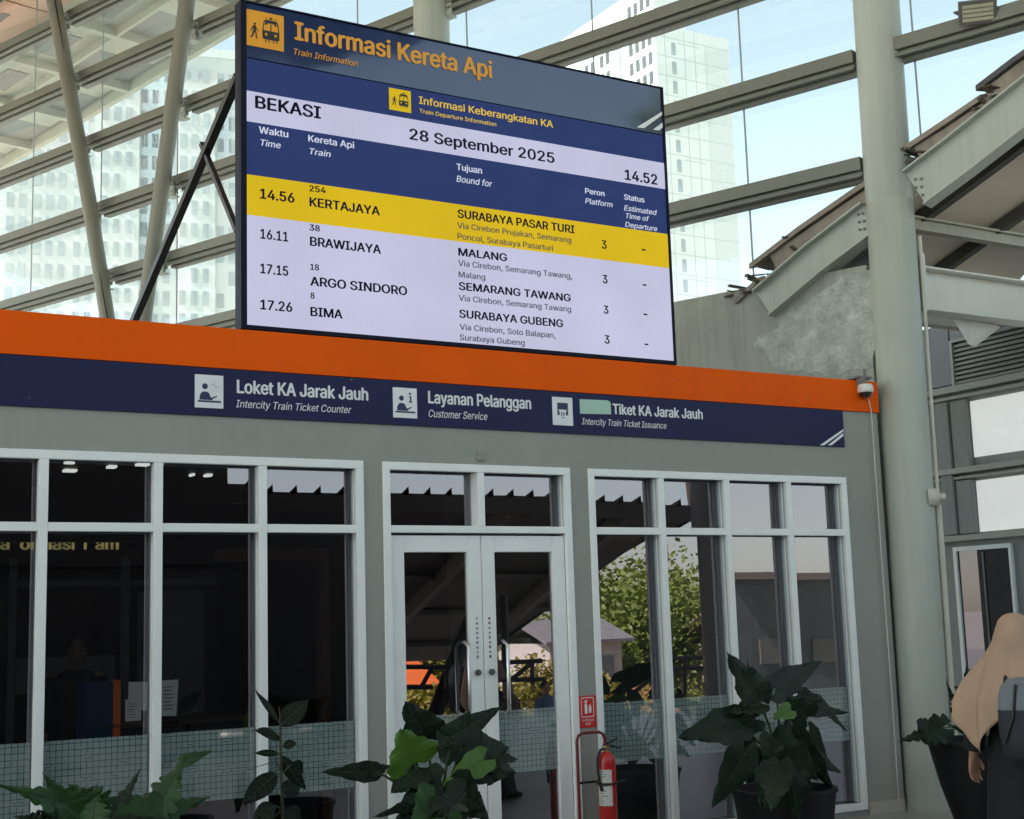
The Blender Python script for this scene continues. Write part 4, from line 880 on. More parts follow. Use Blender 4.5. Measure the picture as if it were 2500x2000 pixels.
VA = math.atan2(CAM.y-EY, CAM.x-ex)
def label_patch(t0, t1, z0, z1, rr, m_, nm, par, seg=14):
    b = MB(); b.sheet([[(ex+rr*math.cos(VA+t0+(t1-t0)*k/seg), EY+rr*math.sin(VA+t0+(t1-t0)*k/seg), z) for k in range(seg+1)] for z in (z0, z1)]); return b.build(nm, m_, par)
lb = label_patch(-1.15, 0.55, zb_, za, r_+0.0012, mat('label_white', (0.62, 0.62, 0.58), 0.55, var=0.06, scale=30), 'label', ext)
for i in range(15):
    if 4 <= i <= 5: continue
    z = za-0.012-i*0.0165; t0 = -1.0+rnd.uniform(0, 0.25); t1 = t0+rnd.uniform(0.3, 1.0)
    label_patch(t0, min(t1, 0.45), z-0.0022, z+0.0022, r_+0.002, mat('label_print', (0.20, 0.20, 0.20), 0.6), 'print_line', lb, 8)
# red sign over it
sg = empty('extinguisher_sign', atY(1236, 1498, -0.004), 0, 'small red and white fire extinguisher sign on the wall post right of the doors', 'sign')
c = [atY(u, v, -0.003) for u, v in ((1217, 1466), (1253, 1467), (1254, 1531), (1218, 1534))]
x0, x1, z1, z0 = c[0].x+0.004, c[1].x, c[0].z, c[3].z
b = MB(); b.box(x0, x1, -0.006, -0.0006, z0, z1); b.build('panel', mat('sign_red', (0.62, 0.03, 0.022), 0.45, var=0.04), sg, bevel=0.001)
W_, H_ = x1-x0, z1-z0
b = MB()
def sp_(pts): b.prism([(x0+a*W_, -0.0062, z0+h*H_) for a, h in pts], (0, -0.001, 0))
for a, h, c_, g in ((0.14, 0.92, 0.86, 0.945), (0.14, 0.33, 0.86, 0.355)): sp_([(a, h), (a, g), (c_, g), (c_, h)])
for a in (0.12, 0.85): sp_([(a, 0.36), (a, 0.915), (a+0.03, 0.915), (a+0.03, 0.36)])
sp_([(0.33, 0.44), (0.33, 0.70), (0.36, 0.75), (0.36, 0.80), (0.44, 0.80), (0.44, 0.75), (0.48, 0.70), (0.48, 0.44)]); sp_([(0.30, 0.80), (0.32, 0.84), (0.50, 0.86), (0.50, 0.82)])
sp_([(0.58, 0.46), (0.56, 0.58), (0.61, 0.74), (0.66, 0.66), (0.70, 0.72), (0.73, 0.56), (0.70, 0.46)])
b.build('figure', m_signwhite, sg)
lettering('ALAT PEMADAM', Vector((x0+0.14*W_, 0, z0+0.20*H_)), Vector((x0+0.86*W_, 0, z0+0.20*H_)), 0.075*H_, m_signwhite, sg, -0.0066)
lettering('API', Vector((x0+0.34*W_, 0, z0+0.085*H_)), Vector((x0+0.66*W_, 0, z0+0.085*H_)), 0.075*H_, m_signwhite, sg, -0.0066)

# ------------------------------------------------------------------ dome camera and its cable
cp = atY(1822, 822, -0.07); dome = empty('security_camera', cp, 0, 'white dome security camera on the right end of the orange band', 'camera')
b = MB(); b.lathe([(0.02, 0.055), (0.055, 0.05), (0.066, 0.03), (0.068, -0.012), (0.062, -0.02)], cp, 28); b.build('housing', m_plast, dome, smooth=True)
b = MB(); b.lathe([(0.058, -0.02), (0.052, -0.045), (0.032, -0.062), (0.005, -0.068)], cp, 28); b.build('lens_dome', mat('smoked_dome', (0.015, 0.015, 0.018), 0.08, coat=1), dome, smooth=True)
b = MB(); b.box(cp.x-0.05, cp.x-0.012, cp.y-0.02, -0.022, cp.z+0.03, cp.z+0.12); b.box(cp.x-0.08, cp.x+0.10, -0.06, 0.05, cp.z+0.105, cp.z+0.125); b.tube([(cp.x+0.07, 0.0, cp.z+0.12), (cp.x+0.08, 0, cp.z+0.2)], 0.012, 8); b.build('mounting_arm', mat('bracket_grey', (0.16, 0.16, 0.15), 0.6), dome)
b = MB(); pts = [atY(u, v, -0.03) for u, v in ((1828, 838), (1834, 870), (1842, 960), (1858, 1200), (1876, 1450), (1891, 1650), (1893, 1690))]
pts = [Vector((p.x+0.006*math.sin(i*2.1), p.y, max(0.01, p.z))) for i, p in enumerate(pts)]
b.tube(pts, 0.005, 8)
tag(b.build('camera_cable', mat('cable_grey', (0.55, 0.55, 0.52), 0.5), smooth=True, loc=pts[-1]), 'thin white cable running down the grey wall from the dome camera', 'cable')

# ------------------------------------------------------------------ plants
m_leafd = mat('leaf_dark', (0.007, 0.020, 0.009), 0.42, var=0.35, scale=7, trans=0.1, spec=0.25); m_leafm = mat('leaf_mid', (0.028, 0.075, 0.020), 0.42, var=0.3, scale=7, trans=0.2, spec=0.25)
m_leafl = mat('leaf_light', (0.085, 0.19, 0.022), 0.40, var=0.22, scale=6, trans=0.35); m_leafr = mat('leaf_rubber', (0.007, 0.014, 0.010), 0.4, var=0.3, scale=6, trans=0.05, spec=0.15)
m_veind = mat('leaf_vein', (0.018, 0.042, 0.016), 0.5)
m_stem = mat('leaf_stem', (0.045, 0.085, 0.03), 0.5, var=0.2); m_pot = mat('black_planter', (0.008, 0.008, 0.009), 0.55, var=0.15, spec=0.3, bump=0.03); m_soil = mat('soil', (0.010, 0.008, 0.006), 0.95, var=0.4, scale=20)
def leaf(p0, p1, wd, kind='heart', face=None, droop=0.12, fold=0.18, wave=0.08, seed=0, tw=0.0):
    """blade from petiole p0 to tip p1; returns MB with blade only"""
    p0, p1 = Vector(p0), Vector(p1); d = p1-p0; L = d.length; d.normalize()
    n0 = Vector(face) if face is not None else Vector((-0.45, -0.80, 0.40))
    n0 = (n0-d*n0.dot(d)).normalized(); s = d.cross(n0).normalized()
    if tw: 
        rm = Matrix.Rotation(tw, 3, d); n0 = rm @ n0; s = rm @ s
    T = 30; S = 7; rows = []
    r2 = random.Random(seed)
    ph = r2.uniform(0, 6)
    for i in range(T+1):
        t = i/T
        if kind == 'heart':
            wv = (0.70+0.30*math.sin(math.pi*min(1, t*1.25+0.2)))*((1-t**1.6)**0.62)*(min(1, (t+0.02)/0.10)**0.5)*1.05
            wv *= 1+wave*math.sin(t*22+ph)+wave*0.35*math.sin(t*37+ph*2)
        elif kind == 'lobed':
            base = (0.5+0.5*math.sin(math.pi*min(1, t*1.3+0.1)))*((1-t)**0.55)*(min(1, (t+0.02)/0.10)**0.5)
            lobe = abs(math.sin(t*math.pi*6.5+ph*0.1)); wv = base*(0.52+0.62*lobe**0.6)
        else:
            wv = math.sin(math.pi*min(1, t**0.85*0.98+0.01))**0.75*0.98
        wv = max(0.0, wv)*wd/2
        row = []
        for j in range(-S, S+1):
            a = j/S
            back = 0
            if kind != 'ellipse': back = -0.20*L*(abs(a)**1.4)*(max(0, 1-t*2.6))      # lobes reach behind the stalk
            lift = fold*abs(a)*wv - droop*L*(t**1.8) - 0.10*wd*(a*a)*0.5
            rip = wave*0.55*wd*abs(a)**2*math.sin(t*17+ph+(1.7 if a > 0 else 0)) + 0.012*wd*abs(a)*math.sin(t*60)
            if kind == 'lobed': back += -0.05*L*abs(a)
            row.append(p0 + d*(t*L*(1-0.06*abs(a)) + back) + s*(a*wv) + n0*(lift+rip))
        rows.append(row)
    b = MB(); b.sheet(rows)
    # midrib and side veins as raised lines
    mid = [r[S] + n0*0.002 for r in rows[::3]]
    b2 = MB(); b2.tube(mid, [max(0.0012, 0.0035*(1-i/len(mid))) for i in range(len(mid))], 5)
    for i in range(3, T-4, 4):
        for sg_ in (-1, 1):
            b2.tube([rows[i][S]+n0*0.001, rows[min(T, i+2)][S+sg_*3]+n0*0.0015, rows[min(T, i+4)][S+sg_*6]+n0*0.001], [0.0016, 0.0012, 0.0006], 4, cap=False)
    return b, b2
def px_of(p):
    d_ = Vector(p)-CAM; z_ = d_.dot(FW); return ((1250+FPX*d_.dot(RT)/z_)/K, (1000-FPX*d_.dot(UP)/z_)/K)
def plant(name, label, base, crown, leaves, y, stem_m, mats_, group=None, extra=7, xk='heart', xm=True, wf=1.22):
    root = empty(name, base, 0, label, 'plant', group)
    cr = Vector(crown)
    leaves = list(leaves)
    for q in range(extra):                                    # lower leaves that hang over the rim of the pot
        du = (q-(extra-1)/2)/(extra/2)*1.0; c2 = px_of(cr)
        leaves.append(((c2[0]+du*34+rnd.uniform(-6, 6), c2[1]+rnd.uniform(-18, 6)), (c2[0]+du*62+rnd.uniform(-12, 12), c2[1]+rnd.uniform(52, 92)-abs(du)*14), rnd.uniform(48, 66), {'y0': -0.30-0.05*(q % 3), 'm': 1 if q % 4 == 1 and xm else 0, 'dy': -0.05, 'droop': 0.16, 'k': xk}))
    for i, lf in enumerate(leaves):
        (u0, v0), (u1, v1), wpx = lf[0], lf[1], lf[2]; o = lf[3] if len(lf) > 3 else {}
        dy0 = o.get('y0', rnd.uniform(-0.16, 0.10)); dy1 = dy0 + o.get('dy', rnd.uniform(-0.10, 0.06))
        p0 = atY(u0, v0, y+dy0); p1 = atY(u1, v1, y+dy1)
        a = atY(u0, v0, y+dy0); c_ = atY(u0+wpx, v0, y+dy0); wd = abs((a-CAM).length*wpx*K/FPX)
        b, b2 = leaf(p0, p1, wd*wf, o.get('k', 'heart'), o.get('face'), o.get('droop', 0.06), o.get('fold', 0.16), o.get('wave', 0.055), i*7+len(leaves), o.get('tw', rnd.uniform(-0.35, 0.35)))
        m_ = mats_[o.get('m', 0)]
        lo_ = b.build('leaf', m_, root, smooth=True, norm=False); b2.build('vein', (m_veind, m_veind, m_leafl)[o.get('m', 0)], lo_)
        if o.get('stalk', True):
            st_ = o.get('from', cr); st_ = Vector(st_)
            mid = st_.lerp(p0, 0.55)+Vector((0, 0, 0.10*(p0-st_).length)); mid += (p0-st_).cross(Vector((0, 1, 0))).normalized()*0.0
            b = MB(); b.tube([st_, st_.lerp(mid, 0.5)+Vector((0, 0, 0.02)), mid, p0.lerp(mid, 0.4)+Vector((0, 0, 0.012)), p0], [0.011, 0.009, 0.008, 0.0065, 0.005], 8); b.build('stalk', m_stem, root, smooth=True)
    return root
def planter(c, r0, r1, h, label, sharp=False):
    o = empty('planter', (c[0], c[1], 0), 0, label, 'planter')
    b = MB(); b.lathe([(r0, 0.0), (r0*1.02, 0.02), ((r0+r1)/2*1.06, h*0.5), (r1, h-0.03), (r1+0.012, h-0.025), (r1+0.012, h), (r1-0.02, h), (r1-0.03, h-0.06)], (c[0], c[1], 0), 40); b.build('pot', m_pot, o, smooth=True)
    b = MB(); b.lathe([(0.01, h-0.05), (r1-0.03, h-0.055)], (c[0], c[1], 0), 24); b.build('soil', m_soil, o)
    return o
ZR = lambda x, y: (1379.8+.225*x, 1336.7+.225*y)
ZC = lambda x, y: (646.8+.32*x, 1423+.32*y)
ZL_ = lambda x, y: (.36*x, 1379.8+.36*y)
ZP = lambda x, y: (1724.8+.375*x, 1078+.375*y)
YR = -0.80
pr = atY(*ZR(1205, 1480), YR); planter((pr.x, YR), 0.27, 0.36, 0.42, 'large black planter in front of the right hand windows')
LR = [((970, 620), (690, 160), 340, {'y0': -0.10, 'tw': 0.1}), ((985, 640), (690, 720), 210, {'tw': 0.3}), ((770, 830), (215, 950), 330, {'y0': -0.05, 'tw': -0.1}), ((940, 790), (720, 930), 230, {'y0': 0.05}),
      ((1130, 500), (1600, 215), 250, {'y0': -0.05, 'k': 'heart', 'tw': 0.25}), ((1420, 770), (1190, 560), 270, {'y0': -0.12}), ((1400, 700), (1860, 720), 130, {'y0': 0.0, 'm': 0}), ((1520, 620), (1815, 900), 120, {'y0': 0.05}), ((1330, 560), (1590, 610), 150, {'y0': 0.02, 'stalk': False}),
      ((1265, 700), (1100, 780), 150, {'m': 2, 'y0': -0.14}), ((1440, 900), (1640, 1180), 170, {}), ((1400, 1090), (1775, 1290), 190, {}), ((1440, 1120), (1690, 1480), 170, {}),
      ((830, 1120), (530, 1640), 290, {'y0': -0.22}), ((960, 1060), (740, 1390), 270, {'y0': -0.15}), ((1130, 980), (1310, 1620), 330, {'y0': -0.28, 'm': 1}), ((1010, 1060), (1130, 1420), 300, {'y0': -0.24}), ((1260, 930), (1440, 1500), 300, {'y0': -0.2}),
      ((1300, 1100), (1550, 1380), 240, {'y0': -0.25}), ((1150, 1180), (980, 1560), 260, {'y0': -0.3}), ((1280, 860), (1200, 1100), 160, {'y0': -0.1})]
LR = [(ZR(*a), ZR(*c), w_*.225, o) for a, c, w_, o in LR]
plant('philodendron', 'big leafed dark green philodendron in the black planter before the right hand windows', (pr.x, YR, 0.37), (pr.x, YR, 0.46), LR, YR, m_stem, (m_leafd, m_leafd, m_leafl), 'potted foliage plants', 8, 'heart', False, 1.08)
YC = -1.0; pc_ = atY(*ZC(860, 960), YC)
planter((pc_.x, YC), 0.20, 0.27, 0.40, 'black planter under the leaves in front of the glass doors')
LC = [((780, 420), (650, 165), 250, {'tw': 0.1, 'y0': -0.02}), ((700, 575), (620, 350), 300, {'m': 2, 'y0': -0.12, 'tw': 0.2}), ((960, 400), (1290, 195), 150, {'tw': 0.3}), ((1000, 540), (1060, 210), 240, {'y0': 0.02}), ((1020, 480), (1350, 470), 240, {'y0': -0.06}), ((920, 400), (870, 480), 120, {'stalk': False}),
      ((1180, 520), (1400, 540), 140, {}), ((1230, 590), (1390, 640), 80, {}), ((1160, 550), (890, 730), 150, {'m': 2, 'y0': -0.16}), ((430, 630), (95, 635), 110, {'y0': -0.1, 'tw': -0.5}), ((425, 625), (555, 578), 90, {'y0': -0.1, 'stalk': False}),
      ((735, 600), (550, 770), 200, {'y0': -0.1}), ((880, 700), (610, 830), 210, {'y0': -0.16}), ((1210, 620), (990, 700), 130, {}), ((1275, 585), (1180, 730), 120, {}), ((950, 760), (1190, 890), 260, {'y0': -0.2}), ((900, 780), (1060, 960), 270, {'y0': -0.26}), ((800, 820), (430, 915), 100, {}), ((850, 800), (690, 960), 210, {'y0': -0.24, 'm': 1}), ((1020, 800), (1210, 950), 170, {}), ((780, 840), (560, 980), 150, {}), ((940, 860), (900, 1060), 220, {'y0': -0.3})]
LC = [(ZC(*a), ZC(*c), w_*.32, o) for a, c, w_, o in LC]
plant('philodendron', 'philodendron with two bright yellow green leaves in front of the glass doors', (pc_.x, YC, 0.35), (pc_.x, YC, 0.44), LC, YC, m_stem, (m_leafd, m_leafm, m_leafl), 'potted foliage plants')
YL = -1.0; pl_ = atY(*ZL_(540, 1000), YL)
planter((pl_.x, YL), 0.22, 0.30, 0.42, 'black planter below the lobed leaves at the bottom left of the windows')
LL = [((430, 880), (-40, 740), 140, {'k': 'lobed', 'm': 1}), ((440, 930), (250, 690), 190, {'k': 'lobed', 'm': 1}), ((560, 900), (390, 750), 220, {'k': 'lobed', 'm': 1, 'y0': -0.15}), ((660, 958), (825, 640), 120, {'k': 'lobed', 'm': 0}), ((930, 880), (1090, 560), 190, {'k': 'lobed', 'm': 1}), ((1070, 620), (1245, 555), 60, {'m': 1, 'stalk': False}),
      ((800, 970), (1260, 810), 240, {'k': 'lobed', 'm': 1, 'y0': -0.18}), ((760, 980), (860, 810), 180, {'k': 'lobed', 'm': 1}), ((540, 990), (560, 740), 200, {'k': 'lobed', 'm': 1, 'y0': -0.2}), ((260, 980), (70, 940), 110, {'k': 'lobed', 'm': 0}), ((700, 1010), (1010, 930), 160, {'k': 'lobed', 'm': 0, 'y0': -0.22}), ((400, 1010), (230, 900), 180, {'k': 'lobed', 'm': 0})]
LL = [(ZL_(*a), ZL_(*c), w_*.36, o) for a, c, w_, o in LL]
plant('philodendron', 'lobed mid green philodendron at the bottom left in front of the left hand windows', (pl_.x, YL, 0.37), (pl_.x, YL, 0.40), LL, YL, m_stem, (m_leafd, m_leafm, m_leafl), 'potted foliage plants', 6, 'lobed')
YB = -0.85; pb_ = atY(*ZL_(1650, 1000), YB)
planter((pb_.x, YB), 0.17, 0.22, 0.38, 'small black planter of the rubber plant by the left hand windows')
rub = empty('rubber_plant', (pb_.x, YB, 0.33), 0, 'slim upright rubber plant with oval dark leaves in front of the left hand windows', 'plant')
sp_pts = [Vector((pb_.x, YB, 0.33))]+[atY(*ZL_(x, y), YB) for x, y in ((1652, 900), (1645, 700), (1642, 560), (1640, 400), (1632, 300))]
b = MB(); b.tube(sp_pts, [0.012, 0.010, 0.009, 0.008, 0.006, 0.003], 8); b.build('stem', mat('brown_stem', (0.06, 0.045, 0.03), 0.7), rub, smooth=True)
for i, (a, c, w_, tw) in enumerate((((1630, 390), (1500, 195), 62, 0.9), ((1640, 410), (1805, 255), 120, 0.0), ((1640, 480), (1500, 430), 75, 0.2), ((1655, 530), (1735, 512), 48, 0.1), ((1630, 575), (1485, 565), 48, 0.4), ((1620, 622), (1450, 662), 24, 1.2), ((1640, 590), (1790, 800), 80, 0.5), ((1620, 690), (1415, 868), 110, -0.2), ((1650, 790), (1765, 770), 100, 0.1), ((1610, 880), (1470, 965), 110, 0.1), ((1700, 640), (1780, 690), 90, 0.2), ((1660, 900), (1760, 980), 110, 0.0), ((1600, 950), (1500, 1000), 90, 0.0))):
    a_, c_ = ZL_(*a), ZL_(*c); p0 = atY(*a_, YB+rnd.uniform(-0.05, 0.03)); p1 = atY(*c_, YB+rnd.uniform(-0.12, 0.05)); wd = (p0-CAM).length*w_*.36*K/FPX
    b, b2 = leaf(p0, p1, wd*1.1, 'ellipse', None, 0.05, 0.12, 0.0, i, tw)
    lo_ = b.build('leaf', m_leafr, rub, smooth=True, norm=False); b2.build('vein', m_veind, lo_)
    b = MB(); near = min(sp_pts, key=lambda q: abs(q.z-(p0.z-0.02))); b.tube([near, p0], 0.004, 6); b.build('stalk', m_stem, rub)
# plant and planter beside the walking person
pk = atD(2045*1.0, 1557, 10.35); pkx, pky = pk.x+0.02, pk.y
planter((pkx, pky), 0.16, 0.33, 0.66, 'tall tapered black planter behind the walking woman')
DP = 10.35
pp_ = empty('philodendron', (pkx, pky, 0.6), 0, 'dark philodendron behind the walking woman, one leaf reaching across the column', 'plant', 'potted foliage plants')
for i, (a, c, w_, k_, dd) in enumerate((((690, 1215), (440, 1290), 190, 'lobed', -0.35), ((600, 1180), (620, 1320), 120, 'heart', -0.35), ((790, 1160), (715, 940), 90, 'lobed', 0.0), ((815, 1100), (835, 850), 110, 'lobed', 0.05), ((800, 1010), (760, 980), 60, 'heart', 0.0), ((850, 1120), (960, 940), 170, 'heart', 0.1), ((830, 1180), (800, 1030), 100, 'lobed', -0.05), ((900, 1120), (1010, 1050), 160, 'heart', 0.0))):
    p0 = atD(*ZP(*a), DP+dd); p1 = atD(*ZP(*c), DP+dd-0.05); wd = (DP+dd)*w_*.375*K/FPX
    b, b2 = leaf(p0, p1, wd, k_, None, 0.05, 0.15, 0.05, i+50, rnd.uniform(-0.2, 0.3)); lo_ = b.build('leaf', m_leafd, pp_, smooth=True, norm=False); b2.build('vein', m_veind, lo_)
    cr = Vector((pkx, pky, 0.66)); b = MB(); md = cr.lerp(p0, 0.6)+Vector((0, 0, 0.05)); b.tube([cr, md, p0], [0.011, 0.008, 0.006], 7); b.build('stalk', m_stem, pp_, smooth=True)

# ------------------------------------------------------------------ people
m_skin = mat('skin', (0.36, 0.20, 0.13), 0.55, var=0.06, scale=12); m_eye = mat('eye_dark', (0.02, 0.014, 0.01), 0.2); m_lip = mat('lip', (0.30, 0.10, 0.08), 0.5)
def taper(b, pts, rs, seg=14, sx=1.0):
    b.tube([Vector(p) for p in pts], rs, seg)
    for p, r in ((pts[0], rs[0]), (pts[-1], rs[-1])): b.sphere(Vector(p), r, seg=12)
def body_mesh(root, H, larm, rarm, lleg, rleg, voxel=0.007, m_=None):
    """one continuous body, facing +X, left = +Y; arms = shoulder, elbow, wrist, hand direction"""
    k = H/1.60; b = MB(); V = lambda x, y, z: Vector((x*k, y*k, z*k))
    b.sphere(V(0.015, 0, 1.485), 0.094*k, (1.02, 0.80, 1.22), 20); b.sphere(V(0.045, 0, 1.425), 0.062*k, (0.95, 0.86, 1.0), 14)
    b.tube([V(0.095, 0, 1.515), V(0.113, 0, 1.475), V(0.100, 0, 1.462)], [0.008*k, 0.015*k, 0.010*k], 8)          # nose
    for s in (-1, 1): b.sphere(V(0.005, s*0.078, 1.48), 0.026*k, (0.7, 0.35, 1.1), 10)
    taper(b, [V(-0.005, 0, 1.31), V(0.0, 0, 1.42)], [0.055*k, 0.05*k])
    b.loft([[V(0.0+cx+rx*math.cos(t), ry*math.sin(t), z) for t in [2*math.pi*q/24 for q in range(24)]] for z, rx, ry, cx in ((0.80, 0.10, 0.15, 0), (0.88, 0.115, 0.17, 0), (1.00, 0.095, 0.13, 0), (1.10, 0.10, 0.14, 0.005), (1.20, 0.105, 0.165, 0.005), (1.28, 0.085, 0.165, 0), (1.33, 0.055, 0.10, -0.005))])
    for s, arm in ((1, larm), (-1, rarm)):
        sh, el, wr, tip = [V(*p) for p in arm]
        b.sphere(sh, 0.056*k, seg=12); taper(b, [sh, sh.lerp(el, 0.5), el], [0.052*k, 0.046*k, 0.038*k]); taper(b, [el, el.lerp(wr, 0.4), wr], [0.038*k, 0.037*k, 0.025*k])
        hd = (tip-wr); hl = hd.length; hd.normalize(); pal = Vector((0.75, -0.66*s, 0)); pal = (pal-hd*pal.dot(hd)).normalized(); tn = hd.cross(pal)       # pal: across the palm (thumb side forward)
        pc0, pc1 = wr, wr+hd*hl*0.50
        b.loft([[c + pal*a_*w_ + tn*c_*t_ for a_, c_ in ((1, 0), (0.8, 0.8), (0, 1), (-0.8, 0.8), (-1, 0), (-0.8, -0.8), (0, -1), (0.8, -0.8))] for c, w_, t_ in ((pc0, 0.025*k, 0.019*k), (wr+hd*hl*0.15, 0.033*k, 0.017*k), (wr+hd*hl*0.38, 0.040*k, 0.015*k), (pc1, 0.038*k, 0.011*k))])
        for j, (o, fl_) in enumerate(((0.031, 0.46), (0.0105, 0.53), (-0.0105, 0.49), (-0.031, 0.38))):
            q0 = pc1+pal*o*k-hd*0.012*k; q1 = q0+hd*hl*fl_*0.45+tn*s*0.003*k; q2 = q0+hd*hl*fl_*0.78+tn*s*0.012*k; q3 = q0+hd*hl*fl_*0.98+tn*s*0.026*k
            b.tube([q0, q1, q2, q3], [0.0090*k, 0.0084*k, 0.0076*k, 0.006*k], 8)
        t0 = wr+hd*hl*0.16+pal*0.022*k; b.tube([t0, t0+hd*hl*0.14+pal*0.026*k, t0+hd*hl*0.30+pal*0.034*k+tn*s*0.010*k, t0+hd*hl*0.40+pal*0.030*k+tn*s*0.014*k], [0.014*k, 0.0125*k, 0.0105*k, 0.008*k], 8)
    for s, leg in ((1, lleg), (-1, rleg)):
        hp, kn, an, toe = [V(*p) for p in leg]
        taper(b, [hp, hp.lerp(kn, 0.5), kn], [0.085*k, 0.072*k, 0.052*k]); taper(b, [kn, kn.lerp(an, 0.35), an], [0.052*k, 0.050*k, 0.034*k]); taper(b, [an-Vector((0.03*k, 0, 0.02*k)), an.lerp(toe, 0.5)-Vector((0, 0, 0.01*k)), toe], [0.034*k, 0.034*k, 0.026*k])
    o = b.build('body', m_ or m_skin, root, smooth=False)
    rm = o.modifiers.new('remesh', 'REMESH'); rm.mode = 'VOXEL'; rm.voxel_size = voxel; rm.use_smooth_shade = True
    sm = o.modifiers.new('smooth', 'SMOOTH'); sm.factor = 0.5; sm.iterations = 3
    b = MB()
    for s in (-1, 1): b.sphere(V(0.096, s*0.031, 1.492), 0.0115*k, (0.7, 1.25, 0.8), 10)
    b.build('eye', m_eye, root, smooth=True)
    b = MB()
    for s in (-1, 1): b.tube([V(0.099, s*0.015, 1.516), V(0.101, s*0.033, 1.521), V(0.089, s*0.050, 1.514)], 0.004*k, 6)
    b.build('eyebrow', m_eye, root)
    b = MB(); b.tube([V(0.098, -0.024, 1.425), V(0.107, 0, 1.428), V(0.098, 0.024, 1.425)], [0.003*k, 0.0065*k, 0.003*k], 8); b.build('mouth', m_lip, root, smooth=True)
    return V
def ring(cx, cy, z, rx, ry, n=48, fn=None):
    return [Vector((cx+rx*(1+(fn(t) if fn else 0))*math.cos(t), cy+ry*(1+(fn(t) if fn else 0))*math.sin(t), z)) for t in [2*math.pi*q/n for q in range(n)]]
def sleeve(root, m_, arm, k, r=(0.075, 0.062, 0.056), frac=0.78, name='sleeve'):
    sh, el, wr, tip = [Vector(p)*k for p in arm]; e = el.lerp(wr, frac)
    b = MB(); b.tube([sh+Vector((0, 0, 0.02*k)), sh, sh.lerp(el, 0.5), el, el.lerp(e, 0.5), e, e+(e-el).normalized()*0.004], [0.05*k, r[0]*k, (r[0]+r[1])/2*k, r[1]*k, (r[1]+r[2])/2*k*1.03, r[2]*k, r[2]*0.8*k], 16); return b.build(name, m_, root, smooth=True)
m_blackc = mat('black_cloth', (0.010, 0.010, 0.013), 0.85, var=0.2, scale=8, bump=0.1); m_hijab = mat('beige_scarf', (0.46, 0.315, 0.225), 0.85, var=0.07, scale=6, bump=0.06, bscale=180)
m_bagl = mat('pale_blue_cloth', (0.17, 0.20, 0.225), 0.85, var=0.08, bump=0.05); m_bagd = mat('charcoal_cloth', (0.028, 0.032, 0.042), 0.7, var=0.15)
HW = 1.58
wom = empty('person', (0, 0, 0), 0, 'woman in a beige headscarf and black dress wearing a pale blue backpack', 'person')
larm = ((-0.01, 0.165, 1.26), (-0.05, 0.245, 1.02), (0.01, 0.285, 0.80), (0.045, 0.29, 0.635)); rarm = ((-0.01, -0.165, 1.26), (0.02, -0.22, 1.03), (0.17, -0.20, 0.90), (0.31, -0.16, 0.93))
lleg = ((0.0, 0.08, 0.82), (0.05, 0.085, 0.45), (-0.06, 0.085, 0.07), (0.05, 0.10, 0.03)); rleg = ((0.0, -0.08, 0.82), (0.12, -0.085, 0.46), (0.16, -0.085, 0.075), (0.30, -0.10, 0.03))
V_ = body_mesh(wom, HW, larm, rarm, lleg, rleg, 0.0042); k = HW/1.60
def fold_fn(amp, f1, f2, ph): return lambda t: amp*(math.sin(f1*t+ph)+0.6*math.sin(f2*t+2*ph))
b = MB(); rg = []
for i, (z, rx, ry, cx) in enumerate(((0.06, 0.22, 0.27, 0.05), (0.20, 0.21, 0.26, 0.045), (0.45, 0.185, 0.235, 0.03), (0.70, 0.165, 0.215, 0.01), (0.88, 0.15, 0.195, 0.0), (1.02, 0.125, 0.165, 0.0), (1.15, 0.13, 0.175, 0.0), (1.26, 0.125, 0.185, -0.005), (1.32, 0.085, 0.13, -0.005), (1.36, 0.06, 0.065, 0.0))):
    rg.append([p*k for p in ring(cx, 0, z, rx, ry, 56, fold_fn(0.055*max(0, 1-z/1.0), 9, 14, z*1.3))])
b.loft(rg); b.build('dress', m_blackc, wom, smooth=True)
sleeve(wom, m_blackc, larm, k, (0.064, 0.060, 0.060), 0.80); sleeve(wom, m_blackc, rarm, k, (0.064, 0.06, 0.058), 0.8)
# headscarf: close round the head, spreading over the shoulders to a point at the left arm
b = MB(); rg = []; NH = 160
hem = lambda t: 1.09 + 0.03*math.cos(t) - 0.235*math.exp(-(abs(t-2.42)/0.36)**1.5) + 0.010*math.sin(7*t)
prof_h = ((1.606, 0.012, 0.010, -0.006), (1.603, 0.035, 0.030, -0.006), (1.592, 0.066, 0.056, -0.008), (1.565, 0.095, 0.082, -0.012), (1.53, 0.109, 0.096, -0.018), (1.49, 0.112, 0.106, -0.024), (1.45, 0.112, 0.120, -0.028), (1.41, 0.115, 0.142, -0.026), (1.37, 0.122, 0.168, -0.020), (1.33, 0.136, 0.200, -0.012), (1.28, 0.160, 0.245, -0.006), (1.23, 0.182, 0.290, 0.0), (1.18, 0.196, 0.322, 0.0), (1.13, 0.206, 0.345, 0.0), (0.0, 0.215, 0.362, 0.0))
def crease(t, t0, w): return math.exp(-((t-t0)/w)**2)
